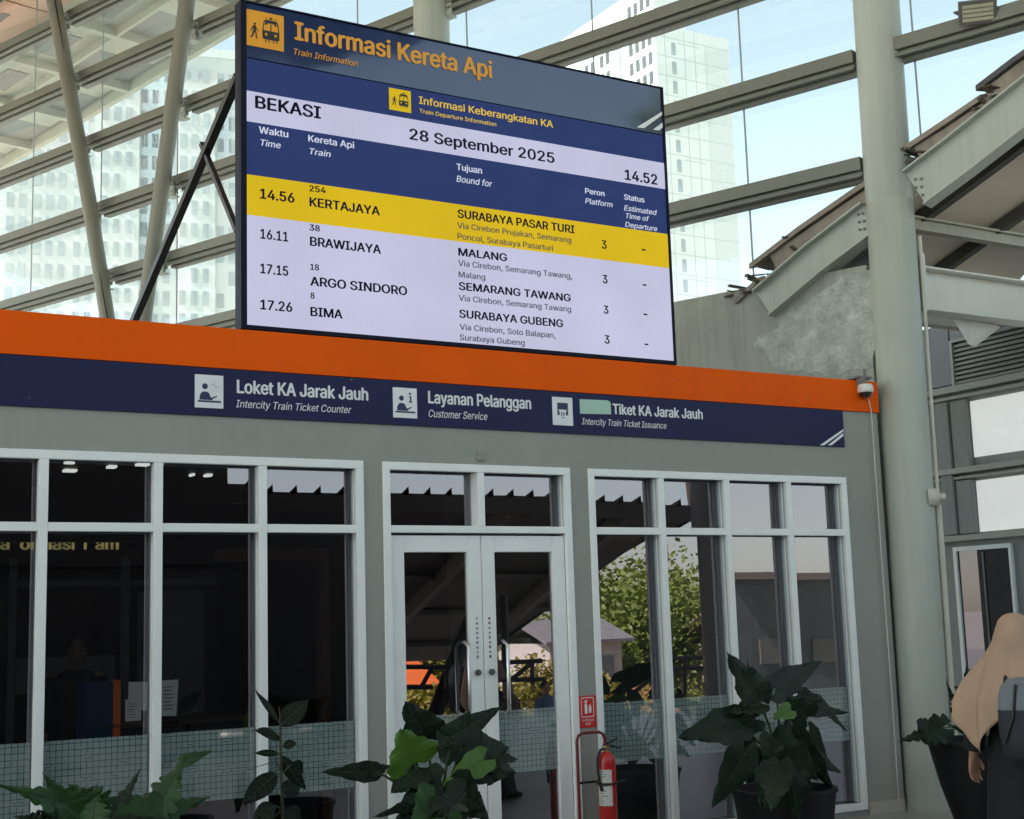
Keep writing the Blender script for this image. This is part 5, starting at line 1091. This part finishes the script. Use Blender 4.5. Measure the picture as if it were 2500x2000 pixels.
for i, (z, rx, ry, cx) in enumerate(prof_h):
    row = []; zf = z if z > 0 else 1.05
    dn_ = min(1, max(0, (1.50-zf)/0.35))
    for q in range(NH):
        t = 2*math.pi*q/NH
        fo = 0
        for t0, w_, a_, sl in ((1.25, 0.10, 0.075, 0.6), (1.62, 0.085, -0.06, 0.5), (1.95, 0.10, 0.085, 0.9), (2.30, 0.07, -0.07, 0.8), (2.60, 0.11, 0.08, 0.5), (3.05, 0.09, -0.06, 0.2), (3.45, 0.12, 0.07, -0.3), (3.95, 0.10, -0.06, -0.6), (4.40, 0.12, 0.075, -0.7), (4.9, 0.1, -0.05, -0.5), (0.6, 0.12, 0.05, 0.2), (5.6, 0.12, 0.05, 0.0)):
            tt = t0+sl*(1.15-zf)*1.1; fo += 1.75*a_*dn_*crease(t, tt, w_*1.05)
        if 1.36 < zf < 1.57: fo += 0.034*math.sin(zf*95+2.2*math.sin(t)+t)*max(0, 1-abs(zf-1.46)/0.11)
        zz = z if z > 0 else hem(t)
        if 0 < z < 1.30: zz = min(1.30, z + (hem(t)-1.09)*0.75*(1.30-z)/0.22)
        fr = 1.0
        if 1.38 < z < 1.57: fr = 1-0.22*max(0, math.cos(t))**6                         # opening for the face
        row.append(Vector((cx+rx*fr*(1+fo)*math.cos(t), ry*(1+fo)*math.sin(t), zz))*k)
    rg.append(row)
# finer rows between, so the cloth bends smoothly
fine = []
for r0_, r1_ in zip(rg, rg[1:]):
    for f_ in range(3): fine.append([p.lerp(c, f_/3) for p, c in zip(r0_, r1_)])
fine.append(rg[-1]); b.loft(fine, cap=False)
hj = b.build('headscarf', m_hijab, wom, smooth=True); hj.modifiers.clear(); so = hj.modifiers.new('solid', 'SOLIDIFY'); so.thickness = 0.005; so.offset = 1
sm_ = hj.modifiers.new('smooth', 'SMOOTH'); sm_.factor = 0.4; sm_.iterations = 2
# backpack
bp = MB(); rg = []
for z, d_, w_ in ((0.80, 0.05, 0.10), (0.83, 0.075, 0.135), (0.95, 0.085, 0.150), (1.08, 0.085, 0.150)):
    rg.append([Vector((-0.215-d_*0.6+ (abs(math.cos(t))**0.6)*d_*(1 if math.cos(t) > 0 else -1), -0.06+(abs(math.sin(t))**0.6)*w_*(1 if math.sin(t) > 0 else -1), z))*k for t in [2*math.pi*q/32 for q in range(32)]])
bp.loft(rg); pack = bp.build('backpack', m_bagd, wom, smooth=True)
bp = MB(); rg = []
for z, d_, w_ in ((1.081, 0.083, 0.149), (1.14, 0.08, 0.145), (1.20, 0.07, 0.130), (1.245, 0.05, 0.095), (1.255, 0.02, 0.04)):
    rg.append([Vector((-0.215-d_*0.6+ (abs(math.cos(t))**0.6)*d_*(1 if math.cos(t) > 0 else -1), -0.06+(abs(math.sin(t))**0.6)*w_*(1 if math.sin(t) > 0 else -1), z))*k for t in [2*math.pi*q/32 for q in range(32)]])
bp.loft(rg); bp.build('pack_top', m_bagl, pack, smooth=True)
bp = MB()
for s in (-0.17, 0.05): bp.tube([Vector((-0.20, s, 1.20))*k, Vector((-0.10, s, 1.335))*k, Vector((0.06, s*0.9, 1.33))*k, Vector((0.15, s, 1.18))*k], 0.012, 8)
bp.tube([Vector((-0.33, -0.02, 1.22))*k, Vector((-0.36, 0.0, 1.05))*k, Vector((-0.355, 0.06, 0.90))*k], 0.008, 8); bp.build('strap', m_black, pack, smooth=True)
b = MB()
for y in (0.10, -0.10): b.sphere(Vector((0.10 if y > 0 else 0.24, y, 0.03))*k, 0.05*k, (2.0, 0.85, 0.7), 14)
b.build('shoe', m_black, wom, smooth=True)
PW = atD(2150, 1500, 7.87)
wom.location = (PW.x, PW.y, 0.0); wom.rotation_euler.z = R(33)

def passer(loc, rz, H, shirt, legs, hair, label, scarf=False):
    o = empty('person', (0, 0, 0), 0, label, 'person'); k = H/1.60
    la = ((0, 0.165, 1.27), (-0.02, 0.22, 1.03), (0.06, 0.23, 0.82), (0.10, 0.22, 0.66)); ra = tuple((x, -y, z) for x, y, z in la)
    ll = ((0, 0.08, 0.82), (0.02, 0.085, 0.45), (0, 0.085, 0.07), (0.12, 0.10, 0.03)); rl = tuple((x, -y, z) for x, y, z in ll)
    body_mesh(o, H, la, ra, ll, rl, 0.010)
    b = MB(); b.loft([[p*k for p in ring(cx, 0, z, rx, ry, 32, fold_fn(0.02, 7, 11, z*3))] for z, rx, ry, cx in ((0.78, 0.145, 0.19, 0), (0.90, 0.135, 0.185, 0), (1.05, 0.115, 0.155, 0), (1.18, 0.125, 0.18, 0), (1.28, 0.105, 0.18, 0), (1.345, 0.06, 0.085, 0))]); b.build('shirt', shirt, o, smooth=True)
    for a in (la, ra): sleeve(o, shirt, a, k)
    for l_ in (ll, rl):
        hp, kn, an, toe = [Vector(p)*k for p in l_]; b = MB(); b.tube([hp, hp.lerp(kn, .5), kn, an], [0.10*k, 0.09*k, 0.07*k, 0.06*k], 14); b.build('trouser_leg', legs, o, smooth=True)
    b = MB()
    if scarf: b.loft([[p*k for p in ring(cx, 0, z, rx, ry, 36)] for z, rx, ry, cx in ((1.605, 0.04, 0.04, -0.01), (1.56, 0.095, 0.085, -0.012), (1.48, 0.108, 0.10, -0.028), (1.40, 0.105, 0.105, -0.02), (1.33, 0.14, 0.17, 0), (1.22, 0.16, 0.22, 0))]); b.build('headscarf', hair, o, smooth=True)
    else: b.sphere(Vector((-0.012, 0, 1.515))*k, 0.102*k, (1.0, 0.86, 1.02), 18); b.build('hair', hair, o, smooth=True)
    o.location = loc; o.rotation_euler.z = rz; return o

# ------------------------------------------------------------------ inside the office
IY = 2.0
cnt = empty('service_counter', (2.9, 2.3, 0), 0, 'dim wooden service counter behind the left hand windows', 'counter')
c0_, c1_ = atY(245, 1524, IY), atY(454, 1526, IY)
b = MB(); b.box(c0_.x-0.1, c1_.x+0.3, IY, IY+0.7, c0_.z-0.035, c0_.z); b.build('top', m_wood, cnt, bevel=0.004)
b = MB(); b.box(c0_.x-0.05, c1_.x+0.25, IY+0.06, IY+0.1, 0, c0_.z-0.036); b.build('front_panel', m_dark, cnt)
def paper(c, y, label, lines=6, tilt=0.0):
    P = [atY(u, v, y) for u, v in c]; o = empty('paper_notice', P[3], 0, label, 'notice'); b = MB(); b.prism(P, (0, 0.004, 0)); b.build('sheet', mat('paper_glow', (0.75, 0.75, 0.72), 0.7, emis=0.035), o)  # slight emission put into the paper, which is no lamp
    b = MB(); w_, h_ = P[1]-P[0], P[3]-P[0]
    for i in range(lines):
        a = P[0]+w_*0.15+h_*(0.18+0.62*i/max(1, lines-1)); e = a+w_*rnd.uniform(0.4, 0.68); b.prism([a, e, e+h_*0.025, a+h_*0.025], (0, -0.002, 0))
    b.build('print_line', mat('paper_print', (0.10, 0.10, 0.12), 0.7), o)
paper(((264, 1473), (297, 1474), (297, 1517), (264, 1519)), IY+0.05, 'white paper notice standing on the counter, the smallest and lowest one')
paper(((271, 1436), (311, 1436), (310, 1496), (270, 1496)), IY+0.25, 'blank looking pale sheet behind the smallest notice on the counter', 0)
paper(((339, 1433), (376, 1431), (371, 1508), (338, 1508)), IY+0.15, 'tall paper notice with printing on the counter, right of the window bar', 7)
q0, q1 = atY(179, 1438, IY), atY(238, 1548, IY); b = MB(); b.box(q0.x, q1.x, IY, IY+0.25, 0, q0.z)
tag(b.build('queue_machine', mat('blue_cabinet', (0.012, 0.035, 0.10), 0.25, var=0.1, emis=0.03), bevel=0.01, loc=(q0.x+0.2, IY, 0)), 'dark blue cabinet inside the left hand windows beside the orange post', 'cabinet')  # a little glow is put into the blue
q0, q1 = atY(239, 1432, IY), atY(254, 1523, IY); b = MB(); b.box(q0.x, q1.x, IY, IY+0.06, 0, q0.z)
tag(b.build('barrier_post', mat('orange_post', (0.62, 0.13, 0.02), 0.4, emis=0.035), bevel=0.008, loc=(q0.x, IY, 0)), 'orange upright post standing between the blue cabinet and the paper notices', 'post')  # the orange carries a faint emission of its own
q0, q1 = atY(676, 1330, 2.6), atY(697, 1530, 2.6); b = MB(); b.box(q0.x, q1.x, 2.6, 2.72, 0, 2.2); b.box(q0.x-0.9, q1.x, 2.61, 2.7, 2.2, 2.3)
tag(b.build('wooden_doorway', mat('brown_frame', (0.12, 0.05, 0.022), 0.45, var=0.2, emis=0.006), loc=(q0.x, 2.6, 0)), 'brown wooden doorway frame deep inside, seen in the fourth left hand pane', 'door frame')  # weak glow added to the wood so it shows in the gloom
m_wallp = mat('interior_panel', (0.10, 0.12, 0.13), 0.6, var=0.1, emis=0.006)  # trace of emission lifts the panel out of the dark
b = MB()
for x0, x1, z0, z1 in ((2.4, 2.46, 0.3, 2.3), (3.35, 3.42, 0.3, 2.3), (2.4, 4.2, 2.05, 2.10), (2.47, 3.3, 1.15, 1.45), (3.5, 4.1, 0.9, 2.0)): b.box(x0, x1, 3.9, 3.93, z0, z1)
tag(b.build('partition', m_wallp, loc=(3, 3.9, 0)), 'dim glazed partition across the back of the office', 'partition')
def lamp(name, label, mb, strength, colr=(1, 0.97, 0.9)):
    return tag(mb, label, 'light', 'ceiling lights in the office')
m_lamp = mat('lamp_glow', (1, 0.98, 0.93), 0.5, emis=0.42, var=0.0)
for i, (u, v, w_, d_) in enumerate(((146, 974, 11, 'round'), (147, 990, 12, 's'), (235, 982, 8, 's'), (300, 977, 12, 's'), (342, 973, 4, 's'), (404, 999, 3, 's'), (438, 1000, 6, 's'))):
    dr = ray(u, v); tt = (2.965-CAM.z)/dr.z; q = CAM+dr*tt
    lo_ = Vector((q.x, min(q.y, 4.3), 2.97))
    if q.y > 4.3: q = CAM+dr*((4.2-CAM.y)/dr.y); lo_ = q
    sz = (lo_-CAM).length*w_*K/FPX
    b = MB()
    if d_ == 'round': b.lathe([(sz*0.95, 0.0), (sz, -0.015), (0.01, -0.018)], lo_, 24)
    else: b.box(lo_.x-sz, lo_.x+sz, lo_.y-0.05, lo_.y+0.05, lo_.z-0.02, lo_.z)
    tag(b.build('ceiling_light', m_lamp, loc=lo_), ('round glowing ceiling light at the top of the second left hand pane', 'pale strip light just under the round ceiling light', 'first small strip light right of the round ceiling light', 'second, longer strip light right of the round ceiling light', 'tiny lamp at the right top corner of the second left hand pane', 'tiny lamp beside the window bar at the left of the third pane', 'short strip light in the left of the third left hand pane')[i], 'light')
# glowing lettering board inside, its top half hidden
lt = empty('lettering_board', atY(60, 1158, 3.0), 0, 'dim row of glowing yellow letters high inside the left hand windows', 'sign')
m_glow = mat('letter_glow', (0.85, 0.72, 0.30), 0.5, emis=0.10, var=0.5, scale=9)
pix_text('a  ormasi T am', (0, 1157), (250, 1157), 24, m_glow, lt, 3.0, bold=0.03)
b = MB(); pA, pB = atY(-20, 1142, 2.97), atY(300, 1120, 2.97); b.box(pA.x, pB.x, 2.9, 2.98, pA.z, pB.z+0.1); b.build('pelmet', m_dark, lt)
passer((2.75, 3.0, 0), R(-100), 1.62, mat('dark_uniform', (0.012, 0.012, 0.016), 0.8), m_blackc, m_black, 'dark haired clerk standing in the gloom behind the counter')
passer((1.55, 1.6, 0), R(200), 1.55, mat('dark_red_shirt', (0.12, 0.012, 0.014), 0.8), m_blackc, mat('dark_red_scarf', (0.05, 0.01, 0.012), 0.8), 'person in dark red standing inside at the far left pane', True)
# ------------------------------------------------------------------ the place behind the camera, mirrored in the glass
MIR = 0.19
def mv(u, v, yv):                         # a point seen in the glass at pixel u, v; yv = its distance behind the mirror plane
    p = atY(u, v, yv); return Vector((p.x, MIR-yv, p.z))
def mw(x, yv, z): return Vector((x, MIR-yv, z))
sc_ = empty('stair_canopy', mw(12, 16, 0), 0, 'ribbed stair canopy with a toothed eave, mirrored dark across the door and window tops', 'canopy')
m_under = mat('canopy_dark', (0.045, 0.042, 0.04), 0.8, var=0.15); m_under2 = mat('canopy_frame', (0.10, 0.095, 0.088), 0.7)
b = MB(); x0, x1 = 2.0, 17.9
y0_, z0_ = 14.0, 3.98; y1_, z1_ = 21.0, 0.85
n_ = int((x1-x0)/0.43); top = []; bot = []
for row, (yy_, zz_) in enumerate(((y0_, z0_), (16.5, 3.05), (y1_, z1_))):
    pr_, qr_ = [], []
    for i in range(n_+1):
        xx = x0+i*(x1-x0)/n_-0.25*(yy_-y0_)*max(0, (i/n_-0.6)/0.4)
        pr_ += [mw(xx, yy_, zz_), mw(xx+0.26, yy_, zz_+0.0), mw(xx+0.40, yy_, zz_+0.13), mw(xx+0.41, yy_, zz_+0.0)]
    top.append(pr_); bot.append([p-Vector((0, 0, 0.03)) for p in pr_])
b.sheet(top); b.sheet(bot); b.sheet([top[0], bot[0]]); b.build('roof_sheet', m_under, sc_)
b = MB(); b.prism([mw(x0, y0_+0.05, z0_-0.06), mw(x1, y0_+0.05, z0_-0.06), mw(x1-1.7, y1_, z1_-0.06), mw(x0, y1_, z1_-0.06)], (0, 0, 0.02)); b.build('lining', m_under, sc_)
b = MB(); b.box(x0, x1, MIR-y0_-0.06, MIR-y0_, z0_-0.33, z0_-0.031); b.build('fascia', m_under, sc_)
for xx in (3.0, 5.6, 8.2, 10.8, 13.4, 16.2):
    b = MB(); b.bar(mw(xx, y0_+0.1, z0_-0.22), mw(xx-0.3, y1_, z1_-0.2), 0.16, 0.30); b.build('rafter', m_under2, sc_)
for t in (0.2, 0.42, 0.64, 0.86):
    yy_ = y0_+(y1_-y0_)*t; zz_ = z0_+(z1_-z0_)*t-0.10; b = MB(); b.bar(mw(x0, yy_, zz_), mw(x1-0.6, yy_, zz_), 0.09, 0.10); b.build('purlin', m_under2, sc_)
a, c = mv(967, 1360, 17.5), mv(940, 1430, 17.5); dn = (c-a).normalized()
b = MB(); b.tube([a-dn*0.6, c+dn*5.2], 0.17, 18); b.build('leaning_column', m_black, sc_, smooth=True)
b = MB(); a = mv(1060, 1400, 17.5); b.tube([Vector((a.x, a.y, 2.2)), Vector((a.x, a.y, -4.6))], 0.09, 14); b.build('post', m_black, sc_, smooth=True)
# round column and grey building to the right
a = mv(1503, 1300, 12.2); cb_ = empty('steel_column', (a.x, a.y, 0), 0, 'dark steel column mirrored in the right hand windows', 'column')
b = MB(); b.lathe([(0.32, -0.3), (0.32, 11.5)], (a.x, a.y, 0), 32); b.build('shaft', mat('column_grey', (0.09, 0.09, 0.09), 0.5), cb_, smooth=True)
gb = empty('grey_hall', mw(24, 18, -4.6), 0, 'low grey hall with a dark roof edge mirrored in the last right hand panes', 'building')
m_hall = mat('hall_grey', (0.13, 0.15, 0.14), 0.6, var=0.35, scale=0.5, streak=0.3)
b = MB(); xg = atY(1537, 1300, 18).x; xk = atY(1545, 1300, 26).x
b.prism([Vector((xg, MIR-18, -4.6)), Vector((42, MIR-18, -4.6)), Vector((48, MIR-26, -4.6)), Vector((xk, MIR-26, -4.6))], (0, 0, 7.05)); b.build('wall', m_hall, gb)
b = MB(); b.prism([Vector((xg-0.1, MIR-17.7, 2.45)), Vector((42, MIR-17.7, 2.45)), Vector((48, MIR-26.2, 2.45)), Vector((xk, MIR-26.2, 2.45))], (0, 0, 0.17)); b.build('roof', m_roofsheet, gb)
for i in range(4):
    b = MB(); b.box(xg+1.0+i*1.5, xg+2.1+i*1.5, MIR-18, MIR-17.95, 0.4, 1.0); b.build('window', mat('hall_window', (0.15, 0.15, 0.13), 0.3), gb)
# dark shop wall behind, on the left
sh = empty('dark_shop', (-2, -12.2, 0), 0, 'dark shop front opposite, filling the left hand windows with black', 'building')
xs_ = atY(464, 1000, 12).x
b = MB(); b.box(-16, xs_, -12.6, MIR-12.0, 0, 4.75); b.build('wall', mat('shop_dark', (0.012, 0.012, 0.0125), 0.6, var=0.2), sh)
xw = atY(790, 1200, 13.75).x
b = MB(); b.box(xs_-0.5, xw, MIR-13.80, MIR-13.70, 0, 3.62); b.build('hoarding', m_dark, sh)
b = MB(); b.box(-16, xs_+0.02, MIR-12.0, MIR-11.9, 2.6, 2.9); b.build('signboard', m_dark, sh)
# stair rails
def rail(label, segs, yv):
    o = empty('stair_railing', mv(*segs[0][0], yv), 0, label, 'railing', 'stair railings opposite'); b = MB()
    for a, c in segs: b.tube([mv(*a, yv), mv(*c, yv)], 0.045, 8)
    b.build('bars', m_black, o); return o
rail('dark sloping stair handrail mirrored in the first right hand panes', (((1250, 1500), (1400, 1386)), ((1400, 1386), (1495, 1384)), ((1265, 1512), (1400, 1408)), ((1400, 1408), (1495, 1406)), ((1400, 1386), (1400, 1500)), ((1432, 1385), (1432, 1480)), ((1310, 1455), (1310, 1530)), ((1290, 1470), (1290, 1530))), 15)
rail('dark level railing mirrored in the left door leaf', (((828, 1404), (960, 1405)), ((836, 1446), (905, 1447)), ((845, 1405), (845, 1470)), ((905, 1405), (880, 1450)), ((935, 1405), (935, 1450))), 15)
rail('dark railing with a diagonal brace mirrored in the right door leaf', (((1030, 1396), (1135, 1392)), ((1035, 1432), (1140, 1430)), ((1115, 1395), (1060, 1440)), ((1115, 1392), (1115, 1440))), 15)
# houses beyond, below the concourse
def house(label, x, yv, w_, d_, zw, zr, wallm, roofm, wins=((0.2, 0.5), (0.6, 0.5))):
    o = empty('house', mw(x+w_/2, yv+d_/2, -4.6), 0, label, 'house'); yb, yf = MIR-yv-d_, MIR-yv
    b = MB(); b.box(x, x+w_, yb, yf, -4.6, zw); b.build('wall', wallm, o)
    b = MB(); b.prism([(x-0.4, yf+0.4, zw-0.05), (x+w_+0.4, yf+0.4, zw-0.05), (x+w_+0.4, (yb+yf)/2, zr), (x-0.4, (yb+yf)/2, zr)], (0, 0, 0.12)); b.prism([(x-0.4, yb-0.4, zw-0.05), (x+w_+0.4, yb-0.4, zw-0.05), (x+w_+0.4, (yb+yf)/2, zr), (x-0.4, (yb+yf)/2, zr)], (0, 0, 0.12)); b.build('roof', roofm, o)
    for a, z_ in wins:
        b = MB(); b.box(x+w_*a, x+w_*a+1.0, yf, yf+0.05, zw-1.9, zw-0.6); b.build('window', m_win, o)
    return o
m_tan = mat('tan_wall', (0.42, 0.36, 0.27), 0.85, var=0.12, scale=0.6); m_tanr = mat('tan_roof', (0.40, 0.33, 0.26), 0.8, var=0.15, scale=0.8); m_pale = mat('pale_house', (0.55, 0.53, 0.47), 0.8, var=0.08, scale=0.5); m_orr = mat('orange_roof', (0.75, 0.16, 0.03), 0.7, var=0.1); m_terr = mat('terracotta', (0.35, 0.15, 0.09), 0.8, var=0.2)
p = atY(1404, 1325, 40); q = atY(1404, 1362, 40)
house('tan walled house with a tan roof mirrored behind the stair rail', atY(1400, 1325, 45.5).x, 40, 6, 5.5, q.z, p.z+0.5, m_tan, m_tanr)
p = atY(1052, 1335, 38); q = atY(1052, 1352, 38); house('pale house with a dark window mirrored in the right door leaf', atY(1046, 1335, 42).x, 38, 3.4, 4, p.z-0.45, p.z+0.35, m_pale, mat('grey_roof', (0.20, 0.20, 0.20), 0.8, var=0.2), ((0.05, 0.5), (0.58, 0.5)))
p = atY(828, 1372, 36); q = atY(880, 1420, 36); house('house with a bright orange roof mirrored in the left door leaf', p.x-6, 36, 7.2, 5, q.z-0.4, p.z, m_pale, m_orr)
p = atY(1262, 1480, 33); house('low house with a pinkish terracotta roof mirrored beside the fire extinguisher', p.x-0.3, 32, 3.6, 6, p.z-1.3, p.z+0.2, m_pale, m_terr)
# lattice mast
p = atY(1473, 1163, 90); q = atY(1473, 1250, 90)
b = MB(); w0 = 0.9
hs = [-4.6+i*(p.z+4.6)/11 for i in range(12)]
def mc(i, k): 
    t = i/11; r_ = w0*(1-0.72*t); a = math.pi/4+k*math.pi/2; return Vector((p.x+r_*math.cos(a), MIR-90+r_*math.sin(a), hs[i]))
for i in range(11):
    for k in range(4): b.tube([mc(i, k), mc(i+1, k)], 0.05, 5); b.tube([mc(i, k), mc(i+1, (k+1) % 4)], 0.035, 5); b.tube([mc(i, k), mc(i, (k+1) % 4)], 0.035, 5)
tag(b.build('lattice_mast', mat('mast_grey', (0.5, 0.5, 0.5), 0.6), loc=(p.x, MIR-90, -4.6)), 'thin lattice radio mast mirrored in the second right hand pane', 'mast')
# trees: trunk, limbs, crown of leaf-sized faces
m_bark = mat('bark', (0.09, 0.07, 0.05), 0.9, var=0.3); m_tl = mat('tree_leaf', (0.15, 0.20, 0.028), 0.55, var=0.45, scale=0.9, trans=0.25); m_tl2 = mat('tree_leaf_yellow', (0.26, 0.235, 0.03), 0.55, var=0.4, scale=0.9, trans=0.25)
def tree(label, x, yv, zt, r_, ml, seed, nleaf=17000, tr_=1.0):
    o = empty('leafy_tree', mw(x, yv, -4.6), 0, label, 'tree', 'trees opposite the office'); rr = random.Random(seed); base = mw(x, yv, -4.6)
    hc = zt-r_*0.9; b = MB(); top = Vector((base.x, base.y, hc)); b.tube([base, base.lerp(top, 0.5)+Vector((0.15, 0.1, 0)), top], [0.28*tr_, 0.2*tr_, 0.1*tr_], 10)
    cl = []
    for i in range(38):
        a, e = rr.uniform(0, 6.28), rr.uniform(-0.5, 1.4); d = Vector((math.cos(a)*math.cos(e), math.sin(a)*math.cos(e), math.sin(e)*0.85)); c = Vector((base.x, base.y, hc))+d*r_*rr.uniform(0.35, 0.95); cl.append((c, r_*rr.uniform(0.2, 0.42)))
        if i < 10: b.tube([base.lerp(top, rr.uniform(0.5, 0.9)), c], [0.08, 0.02], 6)
    b.build('trunk', m_bark, o, smooth=True)
    vs, fs = [], []; k_ = max(1, r_/3.4)
    for i in range(nleaf):
        c, cr = cl[rr.randrange(len(cl))]; v = Vector((rr.gauss(0, 1), rr.gauss(0, 1), rr.gauss(0, 0.8))).normalized()*cr*rr.random()**0.4; q = c+v; s = rr.uniform(0.05, 0.12)*k_
        a = Vector((rr.gauss(0, 1), rr.gauss(0, 1), rr.gauss(0, 0.6))).normalized(); e = a.orthogonal().normalized(); n0 = len(vs)
        vs += [q-a*s, q-e*s*0.55, q+a*s, q+e*s*0.55]; fs.append((n0, n0+1, n0+2, n0+3))
    me = bpy.data.meshes.new('crown'); me.from_pydata([tuple(p) for p in vs], [], fs); me.materials.append(ml)
    cr_o = bpy.data.objects.new('crown', me); col.objects.link(cr_o); cr_o.parent = o; cr_o.matrix_parent_inverse = Matrix.Translation(-o.location); return o
ti = 0
for u, v, yv, r_, ml, lab in ((1330, 1195, 46, 6.0, m_tl, 'tallest rounded green tree mirrored in the first right hand pane'), (1455, 1238, 58, 6.0, m_tl, 'green tree mirrored just left of the dark column'), (1272, 1265, 52, 5.6, m_tl, 'green tree mirrored at the left jamb of the right hand windows'), (1400, 1225, 54, 6.0, m_tl, 'dense green tree mirrored behind the tan house'),
                          (860, 1345, 48, 5.4, m_tl2, 'yellow green tree mirrored beside the orange roof'), (930, 1335, 52, 5.6, m_tl2, 'yellow green tree mirrored behind the leaning column'), (990, 1330, 46, 4.0, m_tl, 'green tree mirrored at the meeting of the two door leaves'), (1160, 1395, 34, 2.6, m_tl2, 'low yellow green tree mirrored at the right edge of the doors'), (1258, 1420, 30, 2.0, m_tl2, 'small yellow green tree mirrored above the extinguisher sign'), (905, 1425, 30, 2.1, m_tl2, 'low yellow green bush mirrored in front of the orange roof'), (1300, 1390, 40, 3.0, m_tl, 'low green tree mirrored left of the tan house'), (780, 1360, 46, 3.6, m_tl, 'green tree mirrored behind the post left of the doors')):
    p = atY(u, v, yv); tree(lab, p.x, yv, p.z, r_, ml, ti); ti += 1
for x, yv, zt, r_, lab in ((21.0, 18.2, 14.7, 1.9, 'added tall tree crown, unseen itself, mirrored dark at the right end of the board header'),):  # unseen tree added to darken what the header mirrors
    tree(lab, x, yv, zt, r_, m_tl, ti, 2600, 0.3); ti += 1
m_wd = mat('tree_mass', (0.05, 0.085, 0.025), 0.8, var=0.4)
st_ = MB()
for i in range(27): st_.box(3, 30, -12.9-0.3*(i+1), -12.9-0.3*i-0.0005, -4.62, -0.17*(i+1))
tag(st_.build('stairs', m_tile), kind='structure')
for (u, v, yv, H, c1, c2, nm, lab, sc) in ((1066, 1438, 13.9, 1.50, (0.10, 0.055, 0.06), (0.14, 0.08, 0.085), 'plum', 'person in a plum headscarf mirrored beside the door handles', True), (1142, 1434, 14.4, 1.58, (0.09, 0.14, 0.27), (0.02, 0.018, 0.015), 'denim', 'person in a blue jacket mirrored in the right door leaf', False)):
    p = atY(u, v, yv); passer((p.x, MIR-yv, p.z-H*1.005), R(80), H, mat(nm+'_cloth', c1, 0.8), m_blackc, mat(nm+'_head', c2, 0.8), lab, sc)
